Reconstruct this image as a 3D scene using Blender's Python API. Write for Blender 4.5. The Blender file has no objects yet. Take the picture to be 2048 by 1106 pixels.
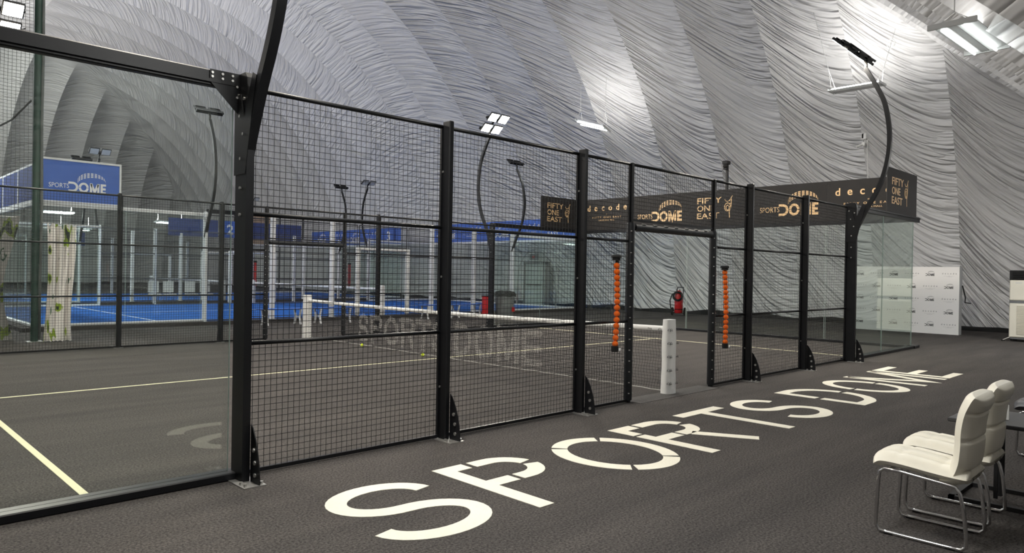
import bpy, math, random
from math import sin, cos, pi, radians, sqrt, asin, atan2
from mathutils import Vector, Matrix
random.seed(7)
SC = bpy.context.scene
COL = SC.collection

# ------------------------------------------------------------------ camera
cam_d = bpy.data.cameras.new('camera'); cam = bpy.data.objects.new('camera', cam_d); COL.objects.link(cam)
cam_d.sensor_width = 36.0; cam_d.lens = 1432.77 * 36 / 2048; cam_d.clip_start = 0.05; cam_d.clip_end = 300
CY, CP, CR = 0.7945, -0.0049, 0.0167
_f = Vector((cos(CY)*cos(CP), sin(CY)*cos(CP), sin(CP)))
_r0 = Vector((sin(CY), -cos(CY), 0)); _u0 = _r0.cross(_f)
_r = _r0*cos(CR) + _u0*sin(CR); _u = -_r0*sin(CR) + _u0*cos(CR)
M = Matrix((( _r.x, _u.x, -_f.x, -8.339), (_r.y, _u.y, -_f.y, -5.3702), (_r.z, _u.z, -_f.z, 1.5968), (0, 0, 0, 1)))
cam.matrix_world = M
SC.camera = cam
# ------------------------------------------------------------------ world, exposure
w = bpy.data.worlds.new('World'); SC.world = w; w.use_nodes = True
w.node_tree.nodes['Background'].inputs[0].default_value = (0.75, 0.85, 1, 1)
w.node_tree.nodes['Background'].inputs[1].default_value = 0.0
SC.view_settings.view_transform = 'Standard'; SC.view_settings.look = 'None'
SC.view_settings.gamma = 1; SC.view_settings.use_curve_mapping = False
SC.view_settings.exposure = -0.3
SC.cycles.transparent_max_bounces = 40
SC.cycles.max_bounces = 9; SC.cycles.diffuse_bounces = 5; SC.cycles.adaptive_threshold = 0.02
SC.cycles.use_denoising = True
FLOOD_W, UP_W, DOWN_W = 120.0, 170.0, 60.0

# ------------------------------------------------------------------ materials
MATS = {}
def mat(name, color, rough=.5, metal=0.0, spec=.5, emit=None, es=0.0):
    if name in MATS: return MATS[name]
    m = bpy.data.materials.new(name); m.use_nodes = True
    b = m.node_tree.nodes['Principled BSDF']
    b.inputs['Base Color'].default_value = (*color, 1); b.inputs['Roughness'].default_value = rough
    b.inputs['Metallic'].default_value = metal; b.inputs['Specular IOR Level'].default_value = spec
    if emit: b.inputs['Emission Color'].default_value = (*emit, 1); b.inputs['Emission Strength'].default_value = es
    MATS[name] = m
    return m
def N(m, t, **kw):
    n = m.node_tree.nodes.new(t)
    for k, v in kw.items(): setattr(n, k, v)
    return n
def LK(m, a, b): m.node_tree.links.new(a, b)
def vary(m, scale=8, amt=.25, bump=0, bscale=60, vec='Object'):
    """procedural colour variation and fine relief on a principled material"""
    b = m.node_tree.nodes['Principled BSDF']; c = b.inputs['Base Color'].default_value[:]
    tc = N(m, 'ShaderNodeTexCoord'); no = N(m, 'ShaderNodeTexNoise'); no.inputs['Scale'].default_value = scale; no.inputs['Detail'].default_value = 5
    LK(m, tc.outputs[vec], no.inputs['Vector'])
    r = N(m, 'ShaderNodeValToRGB')
    r.color_ramp.elements[0].position = .3; r.color_ramp.elements[1].position = .7
    r.color_ramp.elements[0].color = (*[x*(1-amt) for x in c[:3]], 1); r.color_ramp.elements[1].color = (*[min(1, x*(1+amt)) for x in c[:3]], 1)
    LK(m, no.outputs['Fac'], r.inputs['Fac']); LK(m, r.outputs['Color'], b.inputs['Base Color'])
    if bump:
        n2 = N(m, 'ShaderNodeTexNoise'); n2.inputs['Scale'].default_value = bscale; n2.inputs['Detail'].default_value = 4
        LK(m, tc.outputs[vec], n2.inputs['Vector'])
        bp = N(m, 'ShaderNodeBump'); bp.inputs['Strength'].default_value = bump; bp.inputs['Distance'].default_value = .01
        LK(m, n2.outputs['Fac'], bp.inputs['Height']); LK(m, bp.outputs['Normal'], b.inputs['Normal'])
    return m
BLACK = vary(mat('black_powder_coat', (.006, .0065, .008), .42, spec=.3), 3, .12)
BLACKM = mat('black_matte', (.012, .012, .013), .7, spec=.3)
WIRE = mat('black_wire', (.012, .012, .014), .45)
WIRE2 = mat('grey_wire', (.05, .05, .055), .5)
PAD = vary(mat('black_vinyl_padding', (.014, .016, .019), .5, spec=.4), 6, .2)
WHITE = vary(mat('white_powder_coat', (.74, .75, .76), .42), 2, .05)
VINYL = vary(mat('white_vinyl', (.80, .80, .78), .5), 5, .05)
STEEL = mat('galvanised_steel', (.48, .475, .46), .45, .9)
CHROME = mat('chrome', (.72, .72, .72), .12, 1.0)
GREY = mat('grey_plastic', (.13, .135, .14), .5)
LGREY = mat('light_grey_metal', (.55, .56, .56), .45)
GOLD = mat('gold_print', (.62, .42, .22), .5, .0)
PRINTW = mat('white_print', (.88, .88, .9), .5)
INK = mat('black_print', (.03, .03, .035), .6)
INK2 = mat('grey_print', (.25, .25, .26), .6)
SIGNBLUE = vary(mat('blue_sign_fabric', (.045, .13, .5), .55), 2, .06)
SIGNNAVY = vary(mat('navy_sign_fabric', (.02, .045, .19), .6), 2, .1)
BANNER = vary(mat('black_banner_fabric', (.014, .013, .013), .75, spec=.3), 2, .2)
RED = vary(mat('red_enamel', (.5, .012, .015), .35), 4, .1)
RUBBER = mat('black_rubber', (.01, .01, .01), .8, spec=.25)
ORANGE = vary(mat('orange_felt', (.9, .17, .012), .85, spec=.2), 60, .14, .4, 300)
YELLOW = vary(mat('yellow_felt', (.62, .75, .03), .9, spec=.2), 60, .12, .4, 300)
LEATHER = vary(mat('cream_leatherette', (.78, .74, .63), .42), 3, .04, .12, 160)
CREAMPAINT = vary(mat('cream_turf_paint', (.80, .77, .66), .95, spec=.1), 180, .10, .5, 320)
LINE = vary(mat('pale_line_turf', (.70, .67, .48), .95, spec=.1), 160, .10, .5, 320)
TABLE = mat('dark_table_laminate', (.03, .03, .033), .32)
GREENPAINT = vary(mat('dark_green_paint', (.012, .04, .028), .55), 5, .3)
NETCORD = mat('black_net_cord', (.015, .015, .015), .8)
NETWHITE = mat('white_net_cord', (.46, .45, .42), .8)
GREYCORD = vary(mat('grey_net_cord', (.10, .11, .105), .8), 4, .25)
WOOD = vary(mat('pale_plywood', (.42, .30, .20), .6), 6, .15)
BLUETURF = vary(mat('blue_turf', (.02, .11, .40), .95, spec=.1), 40, .14, .5, 220)
BENCHBLUE = mat('blue_bench_plastic', (.02, .13, .55), .4)
LAMPOFF = mat('floodlight_glass', (.55, .56, .55), .15)
LAMPON = mat('floodlight_lit', (.9, .9, .85), .3, emit=(1.0, .90, .72), es=120)
TUBEON = mat('fluorescent_tube_lit', (.9, .9, .9), .3, emit=(.95, 1.0, .97), es=14)
EDGE = mat('glass_edge', (.42, .52, .48), .25)
ACWHITE = vary(mat('off_white_enamel', (.72, .69, .60), .4), 2, .04)
BDROP = mat('white_backdrop_print', (.90, .885, .875), .55)
BDSIDE = mat('grey_backdrop_side', (.45, .46, .47), .6)

def glass_mat(name, tint):
    m = bpy.data.materials.new(name); m.use_nodes = True; t = m.node_tree
    for n in list(t.nodes): t.nodes.remove(n)
    out = N(m, 'ShaderNodeOutputMaterial'); mx = N(m, 'ShaderNodeMixShader')
    tr = N(m, 'ShaderNodeBsdfTransparent'); tr.inputs['Color'].default_value = (*tint, 1)
    gl = N(m, 'ShaderNodeBsdfGlossy'); gl.inputs['Roughness'].default_value = .012; gl.inputs['Color'].default_value = (.95, 1, .97, 1)
    lw = N(m, 'ShaderNodeLayerWeight'); lw.inputs['Blend'].default_value = .5
    p = N(m, 'ShaderNodeMath', operation='POWER'); p.inputs[1].default_value = 5
    ma = N(m, 'ShaderNodeMath', operation='MULTIPLY_ADD'); ma.inputs[1].default_value = .955; ma.inputs[2].default_value = .045
    LK(m, lw.outputs['Facing'], p.inputs[0]); LK(m, p.outputs[0], ma.inputs[0]); LK(m, ma.outputs[0], mx.inputs['Fac'])
    LK(m, tr.outputs[0], mx.inputs[1]); LK(m, gl.outputs[0], mx.inputs[2]); LK(m, mx.outputs[0], out.inputs['Surface'])
    return m
GLASS = glass_mat('court_glass', (.945, .972, .957))
CLEAR = glass_mat('clear_plastic_sleeve', (.97, .93, .92))

def carpet():
    m = mat('charcoal_carpet_turf', (.05, .05, .05), 1.0, spec=.12); b = m.node_tree.nodes['Principled BSDF']
    tc = N(m, 'ShaderNodeTexCoord')
    n1 = N(m, 'ShaderNodeTexNoise'); n1.inputs['Scale'].default_value = 62; n1.inputs['Detail'].default_value = 6; n1.inputs['Roughness'].default_value = .75
    n2 = N(m, 'ShaderNodeTexNoise'); n2.inputs['Scale'].default_value = 1.1; n2.inputs['Detail'].default_value = 6; n2.inputs['Roughness'].default_value = .6
    mp = N(m, 'ShaderNodeMapping'); mp.inputs['Scale'].default_value = (.35, 2.2, 1)
    LK(m, tc.outputs['Object'], n1.inputs['Vector']); LK(m, tc.outputs['Object'], mp.inputs['Vector']); LK(m, mp.outputs[0], n2.inputs['Vector'])
    r = N(m, 'ShaderNodeValToRGB'); r.color_ramp.elements[0].position = .34; r.color_ramp.elements[1].position = .68
    r.color_ramp.elements[0].color = (.012, .0115, .0115, 1); r.color_ramp.elements[1].color = (.122, .113, .107, 1)
    LK(m, n1.outputs['Fac'], r.inputs['Fac'])
    r2 = N(m, 'ShaderNodeValToRGB'); r2.color_ramp.elements[0].position = .3; r2.color_ramp.elements[1].position = .72
    r2.color_ramp.elements[0].color = (.78, .78, .79, 1); r2.color_ramp.elements[1].color = (1.18, 1.16, 1.14, 1)
    LK(m, n2.outputs['Fac'], r2.inputs['Fac'])
    mx = N(m, 'ShaderNodeMix', data_type='RGBA', blend_type='MULTIPLY'); mx.inputs['Factor'].default_value = 1
    LK(m, r.outputs['Color'], mx.inputs['A']); LK(m, r2.outputs['Color'], mx.inputs['B']); LK(m, mx.outputs['Result'], b.inputs['Base Color'])
    bp = N(m, 'ShaderNodeBump'); bp.inputs['Strength'].default_value = .5; bp.inputs['Distance'].default_value = .01
    LK(m, n1.outputs['Fac'], bp.inputs['Height']); LK(m, bp.outputs['Normal'], b.inputs['Normal'])
    return m
CARPET = carpet()

def fabric(nm, dist):
    m = mat(nm, (.62, .62, .625), .45, spec=.4); b = m.node_tree.nodes['Principled BSDF']
    uv = N(m, 'ShaderNodeUVMap'); uv.uv_map = 'UVMap'
    sp = N(m, 'ShaderNodeSeparateXYZ'); LK(m, uv.outputs[0], sp.inputs[0])
    # wrinkles sag like hung cloth across each strip: v' = v - k*t^2
    sq = N(m, 'ShaderNodeMath', operation='MULTIPLY'); LK(m, sp.outputs['X'], sq.inputs[0]); LK(m, sp.outputs['X'], sq.inputs[1])
    ma = N(m, 'ShaderNodeMath', operation='MULTIPLY_ADD'); ma.inputs[1].default_value = 0.0; LK(m, sq.outputs[0], ma.inputs[0]); LK(m, sp.outputs['Y'], ma.inputs[2])
    def noise(sx, sy, det, rough, seed):
        c = N(m, 'ShaderNodeCombineXYZ'); a = N(m, 'ShaderNodeMath', operation='MULTIPLY'); a.inputs[1].default_value = sx
        d = N(m, 'ShaderNodeMath', operation='MULTIPLY'); d.inputs[1].default_value = sy
        LK(m, sp.outputs['X'], a.inputs[0]); LK(m, ma.outputs[0], d.inputs[0]); LK(m, a.outputs[0], c.inputs[0]); LK(m, d.outputs[0], c.inputs[1])
        c.inputs[2].default_value = seed
        oi = N(m, 'ShaderNodeObjectInfo'); ad = N(m, 'ShaderNodeMath', operation='MULTIPLY_ADD'); ad.inputs[1].default_value = 53.0; ad.inputs[2].default_value = seed
        LK(m, oi.outputs['Random'], ad.inputs[0]); LK(m, ad.outputs[0], c.inputs[2])
        n = N(m, 'ShaderNodeTexNoise'); n.inputs['Scale'].default_value = 1; n.inputs['Detail'].default_value = det; n.inputs['Roughness'].default_value = rough
        LK(m, c.outputs[0], n.inputs['Vector']); return n.outputs['Fac']
    n1 = noise(.42, 3.3, 2.2, .5, 0); n2 = noise(.3, 1.1, 1.5, .5, 9); n3 = noise(.25, .3, 2, .5, 20)
    # sharp folds: 1 - |2n-1|, faded in and out by the slow noise
    s = N(m, 'ShaderNodeMath', operation='MULTIPLY_ADD'); s.inputs[1].default_value = 2; s.inputs[2].default_value = -1; LK(m, n1, s.inputs[0])
    ab = N(m, 'ShaderNodeMath', operation='ABSOLUTE'); LK(m, s.outputs[0], ab.inputs[0])
    pw = N(m, 'ShaderNodeMath', operation='POWER'); pw.inputs[1].default_value = .8; LK(m, ab.outputs[0], pw.inputs[0])
    fr = N(m, 'ShaderNodeMapRange'); fr.inputs['From Min'].default_value = .3; fr.inputs['From Max'].default_value = .62; LK(m, n3, fr.inputs['Value'])
    fr.inputs['To Min'].default_value = .35; fr.inputs['To Max'].default_value = 1.25
    fo = N(m, 'ShaderNodeMath', operation='MULTIPLY'); LK(m, pw.outputs[0], fo.inputs[0]); LK(m, fr.outputs[0], fo.inputs[1])
    h = N(m, 'ShaderNodeMath', operation='MULTIPLY_ADD'); h.inputs[1].default_value = .9; LK(m, n2, h.inputs[0]); LK(m, fo.outputs[0], h.inputs[2])
    # tight puckers gathered along both seams of a strip
    n4 = noise(1.2, 9.0, 1.5, .5, 33)
    ec = N(m, 'ShaderNodeMath', operation='MULTIPLY_ADD'); ec.inputs[1].default_value = .75; ec.inputs[2].default_value = -1; LK(m, sp.outputs['X'], ec.inputs[0])
    ea = N(m, 'ShaderNodeMath', operation='ABSOLUTE'); LK(m, ec.outputs[0], ea.inputs[0])
    ep = N(m, 'ShaderNodeMath', operation='POWER'); ep.inputs[1].default_value = 4; LK(m, ea.outputs[0], ep.inputs[0])
    em = N(m, 'ShaderNodeMath', operation='MULTIPLY'); LK(m, ep.outputs[0], em.inputs[0]); LK(m, n4, em.inputs[1])
    hh = N(m, 'ShaderNodeMath', operation='MULTIPLY_ADD'); hh.inputs[1].default_value = .22; LK(m, em.outputs[0], hh.inputs[0]); LK(m, h.outputs[0], hh.inputs[2]); h = hh
    bp = N(m, 'ShaderNodeBump'); bp.inputs['Strength'].default_value = 1.0; bp.inputs['Distance'].default_value = dist
    LK(m, h.outputs[0], bp.inputs['Height']); LK(m, bp.outputs['Normal'], b.inputs['Normal'])
    return m
FABRIC = fabric('white_dome_membrane', .22); FABRIC_TAUT = fabric('taut_dome_membrane', .06); FABRIC_FAR = fabric('finely_creased_dome_membrane', .12)

def curtain_print(nm='printed_banner_cloth', k=1.0):
    m = mat(nm, (.8, .76, .74), .7); b = m.node_tree.nodes['Principled BSDF']
    tc = N(m, 'ShaderNodeTexCoord'); mp = N(m, 'ShaderNodeMapping'); mp.inputs['Scale'].default_value = (3.2, 3.2, 1.25)
    LK(m, tc.outputs['Object'], mp.inputs['Vector'])
    n = N(m, 'ShaderNodeTexNoise'); n.inputs['Scale'].default_value = 1.6; n.inputs['Detail'].default_value = 1.5; LK(m, mp.outputs[0], n.inputs['Vector'])
    r = N(m, 'ShaderNodeValToRGB'); r.color_ramp.interpolation = 'CONSTANT'
    e = r.color_ramp.elements; e[0].position = 0; e[0].color = (.02, .03, .025, 1); e[1].position = .33; e[1].color = (.30, .42, .04, 1)
    x = e.new(.385); x.color = (.78, .74, .72, 1); x = e.new(.66); x.color = (.03, .12, .06, 1); x = e.new(.70); x.color = (.8, .76, .74, 1)
    for el in e: el.color = (*[c*k for c in el.color[:3]], 1)
    LK(m, n.outputs['Fac'], r.inputs['Fac']); LK(m, r.outputs['Color'], b.inputs['Base Color'])
    return m
CURTAIN = curtain_print(); CURTAIN2 = curtain_print('grey_printed_cloth', .45)

# ------------------------------------------------------------------ mesh builder
class MB:
    def __init__(s): s.v = []; s.f = []; s.uv = None; s.smooth = False
    def add(s, vs, fs):
        o = len(s.v); s.v += [tuple(v) for v in vs]; s.f += [tuple(i+o for i in f) for f in fs]; return s
    def box(s, c, d, rz=0, rx=0, ry=0, R=None):
        x, y, z = d[0]/2, d[1]/2, d[2]/2
        vs = [Vector((a*x, b*y, e*z)) for a in (-1, 1) for b in (-1, 1) for e in (-1, 1)]
        if R is None and (rz or rx or ry): R = Matrix.Rotation(rz, 3, 'Z') @ Matrix.Rotation(ry, 3, 'Y') @ Matrix.Rotation(rx, 3, 'X')
        if R is not None: vs = [R @ v for v in vs]
        c = Vector(c)
        return s.add([v + c for v in vs], [(0, 1, 3, 2), (4, 6, 7, 5), (0, 4, 5, 1), (2, 3, 7, 6), (0, 2, 6, 4), (1, 5, 7, 3)])
    def bx(s, x0, x1, y0, y1, z0, z1): return s.box(((x0+x1)/2, (y0+y1)/2, (z0+z1)/2), (x1-x0, y1-y0, z1-z0))
    def bevbox(s, c, d, b=.01, R=None):
        """box with chamfered vertical-direction edges on all sides (octagon-like section in every axis)"""
        x, y, z = [q/2 for q in d]; pts = []; c = Vector(c)
        for zz, k in ((-z, 1), (-z+b, 0), (z-b, 0), (z, 1)):
            o = b if k else 0
            for px, py in ((-x+o, -y+b), (-x+b, -y+o), (x-b, -y+o), (x-o, -y+b), (x-o, y-b), (x-b, y-o), (-x+b, y-o), (-x+o, y-b)): pts.append(Vector((px, py, zz)))
        fs = [tuple(range(7, -1, -1)), tuple(range(24, 32))]
        for r in range(3):
            for i in range(8): fs.append((r*8+i, r*8+(i+1) % 8, r*8+8+(i+1) % 8, r*8+8+i))
        if R is not None: pts = [R @ p for p in pts]
        return s.add([p + c for p in pts], fs)
    def tube(s, path, r, n=8, caps=True, closed=False, rr=None, up=None):
        """sweep a round (or, with rr=(w,d), rectangular) section along a path"""
        P = [Vector(p) for p in path]; L = len(P); prev = None; o = len(s.v); vs = []
        ref = Vector(up) if up else None
        for i in range(L):
            if closed: t = (P[(i+1) % L] - P[i-1])
            else: t = P[min(i+1, L-1)] - P[max(i-1, 0)]
            t.normalize()
            if ref is not None: a = (ref - t*ref.dot(t)).normalized()
            elif prev is None:
                a = Vector((0, 0, 1)) if abs(t.z) < .9 else Vector((1, 0, 0)); a = (a - t*a.dot(t)).normalized()
            else: a = (prev - t*prev.dot(t)).normalized()
            prev = a; b = t.cross(a); rad = r[i] if isinstance(r, (list, tuple)) else r
            if rr:
                for x, y in ((-1, -1), (1, -1), (1, 1), (-1, 1)): vs.append(P[i] + a*(x*rr[0]/2) + b*(y*rr[1]/2))
            else:
                for k in range(n):
                    q = 2*pi*k/n; vs.append(P[i] + (a*cos(q) + b*sin(q))*rad)
        m = 4 if rr else n; fs = []
        for i in range(L if closed else L-1):
            for k in range(m):
                j = (i+1) % L; fs.append((i*m+k, i*m+(k+1) % m, j*m+(k+1) % m, j*m+k))
        if caps and not closed: fs += [tuple(range(m-1, -1, -1)), tuple((L-1)*m+k for k in range(m))]
        return s.add(vs, fs)
    def rod(s, a, b, r, n=6): return s.tube([a, b], r, n)
    def lathe(s, prof, c=(0, 0, 0), n=20, axis='Z', a0=0, a1=2*pi):
        vs = []; full = abs(a1-a0-2*pi) < 1e-6; m = n if full else n+1
        for rr, z in prof:
            for k in range(m):
                q = a0 + (a1-a0)*k/n
                p = (rr*cos(q), rr*sin(q), z)
                if axis == 'X': p = (p[2], p[0], p[1])
                if axis == 'Y': p = (p[0], p[2], p[1])
                vs.append((p[0]+c[0], p[1]+c[1], p[2]+c[2]))
        fs = []
        for i in range(len(prof)-1):
            for k in range(n if full else n):
                k2 = (k+1) % m if full else k+1
                fs.append((i*m+k, i*m+k2, (i+1)*m+k2, (i+1)*m+k))
        return s.add(vs, fs)
    def sphere(s, c, r, n=14, m=9):
        return s.lathe([(max(1e-4, r*sin(pi*i/m)), -r*cos(pi*i/m)) for i in range(m+1)], c, n)
    def prism(s, poly, t0, t1, org=(0, 0, 0), ax=(1, 0, 0), ay=(0, 0, 1)):
        """extrude a 2-D polygon (in ax, ay) along ax x ay from t0 to t1"""
        ax, ay, org = Vector(ax), Vector(ay), Vector(org); az = ax.cross(ay); n = len(poly)
        vs = [org + ax*p[0] + ay*p[1] + az*t for t in (t0, t1) for p in poly]
        fs = [tuple(range(n-1, -1, -1)), tuple(range(n, 2*n))] + [(i, (i+1) % n, n+(i+1) % n, n+i) for i in range(n)]
        return s.add(vs, fs)
    def build(s, name, m, parent=None, smooth=None):
        me = bpy.data.meshes.new(name); me.from_pydata(s.v, [], s.f); me.materials.append(m)
        if s.uv:
            l = me.uv_layers.new(name='UVMap')
            for lp in me.loops: l.data[lp.index].uv = s.uv[lp.vertex_index]
        if smooth if smooth is not None else s.smooth:
            me.polygons.foreach_set('use_smooth', [True]*len(me.polygons))
            if smooth == 2:
                pass
        me.update()
        o = bpy.data.objects.new(name, me); COL.objects.link(o)
        if parent: o.parent = parent
        return o
def autosmooth(o, deg=40):
    me = o.data
    me.polygons.foreach_set('use_smooth', [True]*len(me.polygons))
    try: me.set_sharp_from_angle(angle=radians(deg))
    except Exception: pass
    return o
def tag(o, label=None, cat=None, group=None, kind=None):
    if label: o['label'] = label
    if cat: o['category'] = cat
    if group: o['group'] = group
    if kind: o['kind'] = kind
    return o
def thing(name, label, cat, loc=(0, 0, 0), rz=0, group=None):
    o = bpy.data.objects.new(name, None); COL.objects.link(o); o.location = loc; o.rotation_euler = (0, 0, rz); o.empty_display_size = .1
    return tag(o, label, cat, group)
def copy_tree(o, parent=None):
    c = o.copy(); COL.objects.link(c); c.parent = parent
    for ch in o.children: copy_tree(ch, c)
    return c
def stuff(o): o['kind'] = 'stuff'; return o
def light(name, loc, direction, size, energy, color, parent=None, size_y=None, spread=None):
    l = bpy.data.lights.new(name, 'AREA'); l.energy = energy; l.color = color
    l.shape = 'RECTANGLE'; l.size = size; l.size_y = size_y or size
    if spread: l.spread = spread
    o = bpy.data.objects.new(name, l); COL.objects.link(o); o.location = loc
    o.rotation_euler = Vector(direction).to_track_quat('-Z', 'Y').to_euler()
    if parent: o.parent = parent
    return o

# ------------------------------------------------------------------ 2-D lettering
_tc = {}
def font_mesh(txt, spacing=1.0, bold=0.0):
    k = (txt, spacing, bold)
    if k in _tc: return _tc[k]
    cu = bpy.data.curves.new('tmp', 'FONT'); cu.body = txt; cu.size = 1; cu.space_character = spacing; cu.resolution_u = 3; cu.offset = bold
    ob = bpy.data.objects.new('tmp', cu); COL.objects.link(ob)
    dg = bpy.context.evaluated_depsgraph_get(); dg.update()
    me = bpy.data.meshes.new_from_object(ob.evaluated_get(dg))
    vs = [(v.co.x, v.co.y) for v in me.vertices]; fs = [tuple(p.vertices) for p in me.polygons]
    bpy.data.objects.remove(ob); bpy.data.curves.remove(cu); bpy.data.meshes.remove(me)
    x0 = min(v[0] for v in vs); x1 = max(v[0] for v in vs); y0 = min(v[1] for v in vs); y1 = max(v[1] for v in vs)
    _tc[k] = (vs, fs, (x0, x1, y0, y1)); return _tc[k]
class Flat:
    """collects 2-D polygons in a sign's own plane"""
    def __init__(s): s.v = []; s.f = []
    def add(s, vs, fs):
        o = len(s.v); s.v += list(vs); s.f += [tuple(i+o for i in f) for f in fs]
    def text(s, txt, x, y, h=None, w=None, spacing=1.0, bold=0.0, center=False):
        vs, fs, (a, b, c, d) = font_mesh(txt, spacing, bold)
        ky = h/(d-c) if h else w/(b-a); kx = w/(b-a) if w else ky
        ox = x - ((b-a)*kx/2 if center else 0)
        s.add([(ox+(p[0]-a)*kx, y+(p[1]-c)*ky) for p in vs], fs)
    def ribbon(s, pts, wd):
        q = [pts[0]]
        for p in pts[1:]:
            if (p[0]-q[-1][0])**2 + (p[1]-q[-1][1])**2 > 1e-8: q.append(p)
        pts = q; n = len(pts); vs = []
        for i in range(n):
            p = Vector(pts[i]); d0 = (p - Vector(pts[i-1])).normalized() if i else None; d1 = (Vector(pts[i+1]) - p).normalized() if i < n-1 else None
            if d0 is None: d0 = d1
            if d1 is None: d1 = d0
            t = (d0 + d1).normalized(); nn = Vector((-t.y, t.x)); c = max(.35, nn.dot(Vector((-d0.y, d0.x))))
            vs += [tuple(p + nn*(wd/2/c)), tuple(p - nn*(wd/2/c))]
        s.add(vs, [(2*i, 2*i+1, 2*i+3, 2*i+2) for i in range(n-1)])
    def rect(s, x0, y0, x1, y1): s.add([(x0, y0), (x1, y0), (x1, y1), (x0, y1)], [(0, 1, 2, 3)])
    def dome_grid(s, cx, cy, R, k=1.0):
        """the dotted globe cap of the logo"""
        rows, cols = 4, 13
        for j in range(rows):
            for i in range(cols):
                def P(u, f):
                    a = radians(188-200*u); th = R*.50*(sin(pi*min(1, .12+.88*u))**.7)*(1-u)**.35
                    return (cx + R*cos(a), cy + R*.66*sin(a) - th*f)
                u0, u1 = (i+.14)/cols, (i+.78)/cols; f0, f1 = (j+.12)/rows, (j+.74)/rows
                s.add([P(u0, f0), P(u0, f1), P(u1, f1), P(u1, f0)], [(0, 1, 2, 3)])
    def emit(s, name, m, parent, org, ax, ay, th=.004, multi=True):
        ax, ay, org = Vector(ax), Vector(ay), Vector(org); az = ax.cross(ay)
        mb = MB(); n = len(s.v); vs = [org + ax*p[0] + ay*p[1] + az*th for p in s.v] + [org + ax*p[0] + ay*p[1] for p in s.v]
        fs = list(s.f); cnt = {}
        for f in s.f:
            for i in range(len(f)):
                e = (f[i], f[(i+1) % len(f)]); cnt[tuple(sorted(e))] = cnt.get(tuple(sorted(e)), 0) + 1
        for f in s.f:
            for i in range(len(f)):
                a, b = f[i], f[(i+1) % len(f)]
                if cnt[tuple(sorted((a, b)))] == 1: fs.append((a, a+n, b+n, b))
        mb.add(vs, fs); return stuff(mb.build(name, m, parent)) if multi else mb.build(name, m, parent)
def arc(cx, cy, rx, ry, a0, a1, n=14): return [(cx+rx*cos(radians(a0+(a1-a0)*i/n)), cy+ry*sin(radians(a0+(a1-a0)*i/n))) for i in range(n+1)]
def letter(ch, w, h, t, gap=.035, stencil=True):
    """centre lines of a letter as strokes; stencil letters are broken by narrow bridges"""
    k = t/2
    if ch == 'S':
        ry = (h-t)/4; rx = w/2-k
        return [arc(w/2, k+3*ry, rx*.93, ry, 4, 270, 26)[:-1] + arc(w/2, k+ry, rx, ry, 90, -176, 26)]
    if ch == 'O':
        rx, ry = w/2-k, h/2-k; g = degrees_gap = gap/rx*30
        if stencil == 2: return [arc(w/2, h/2, rx, ry, 0+g, 180-g, 26), arc(w/2, h/2, rx, ry, 180+g, 360-g, 26)]
        if stencil: return [arc(w/2, h/2, rx, ry, a+g, b-g, 14) for a, b in ((128, 232), (232, 308), (308, 412), (52, 128))]
        return [arc(w/2, h/2, rx, ry, 0, 360, 36)]
    if ch in 'PR':
        hb = .47*h; r = (h-hb-t)/2 + k*0; r = (h-k-hb-k)/2; cx = w-k-r*1.05
        S = [[(0, h-k), (w*.40-gap, h-k)], [(w*.40+gap*.6, h-k), (cx, h-k)] + arc(cx, h-k-r, r*1.05, r, 90, 8, 8),
             arc(cx, h-k-r, r*1.05, r, -8, -90, 8) + [(w*.50, h-k-2*r)], [(w*.50-gap*1.4, h-k-2*r), (k*2, h-k-2*r)]]
        if ch == 'P': S.append([(k, 0), (k, h-t)])
        else: S += [[(k, 0), (k, h*.70)], [(k, h*.70+gap), (k, h-t)], [(w*.62, h-k-2*r-k*.8), (w-k*.9, 0)]]
        return S
    if ch == 'T': return [[(0, h-k), (w, h-k)], [(w/2, 0), (w/2, h-t)]]
    if ch == 'D':
        r = h/2-k; rx = min(w*.62, r); cx = w-k-rx; g = 3.2
        return [[(k, 0), (k, h*.47)], [(k, h*.53), (k, h)], [(t, h-k), (cx, h-k)] + arc(cx, h/2, rx, r, 90, g, 12), arc(cx, h/2, rx, r, -g, -90, 12) + [(t, k)]]
    if ch == 'D_open':
        r = h/2-k; rx = min(w*.62, r); cx = w-k-rx
        return [[(0, h-k), (cx, h-k)] + arc(cx, h/2, rx, r, 90, -90, 18) + [(0, k)]]
    if ch == 'M': return [[(k, 0), (k, h)], [(w-k, 0), (w-k, h)], [(k*1.2, h-k*.6), (w/2, k*1.3), (w-k*1.2, h-k*.6)]]
    if ch == 'E': return [[(k, 0), (k, h)], [(t, h-k), (w, h-k)], [(t, h*.5), (w*.93, h*.5)], [(t, k), (w, k)]]
def dome_logo(F, x, y, s, sports=True, cap=True):
    """SPORTS DOME logo, s = width of DOME"""
    h = .30*s; t = .062*s
    for ch, lx, lw, st in (('D_open', 0, .26*s, 0), ('O', .27*s, .27*s, 2), ('M', .57*s, .26*s, 0), ('E', .86*s, .15*s, 0)):
        for p in letter(ch, lw, h, t, gap=.012*s, stencil=st): F.ribbon([(x+lx+a, y+b) for a, b in p], t)
    if sports: F.text('SPORTS', x-.50*s, y+.10*s, h=.135*s, w=.52*s)
    if cap: F.dome_grid(x+.62*s, y+.36*s, .38*s)
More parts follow.
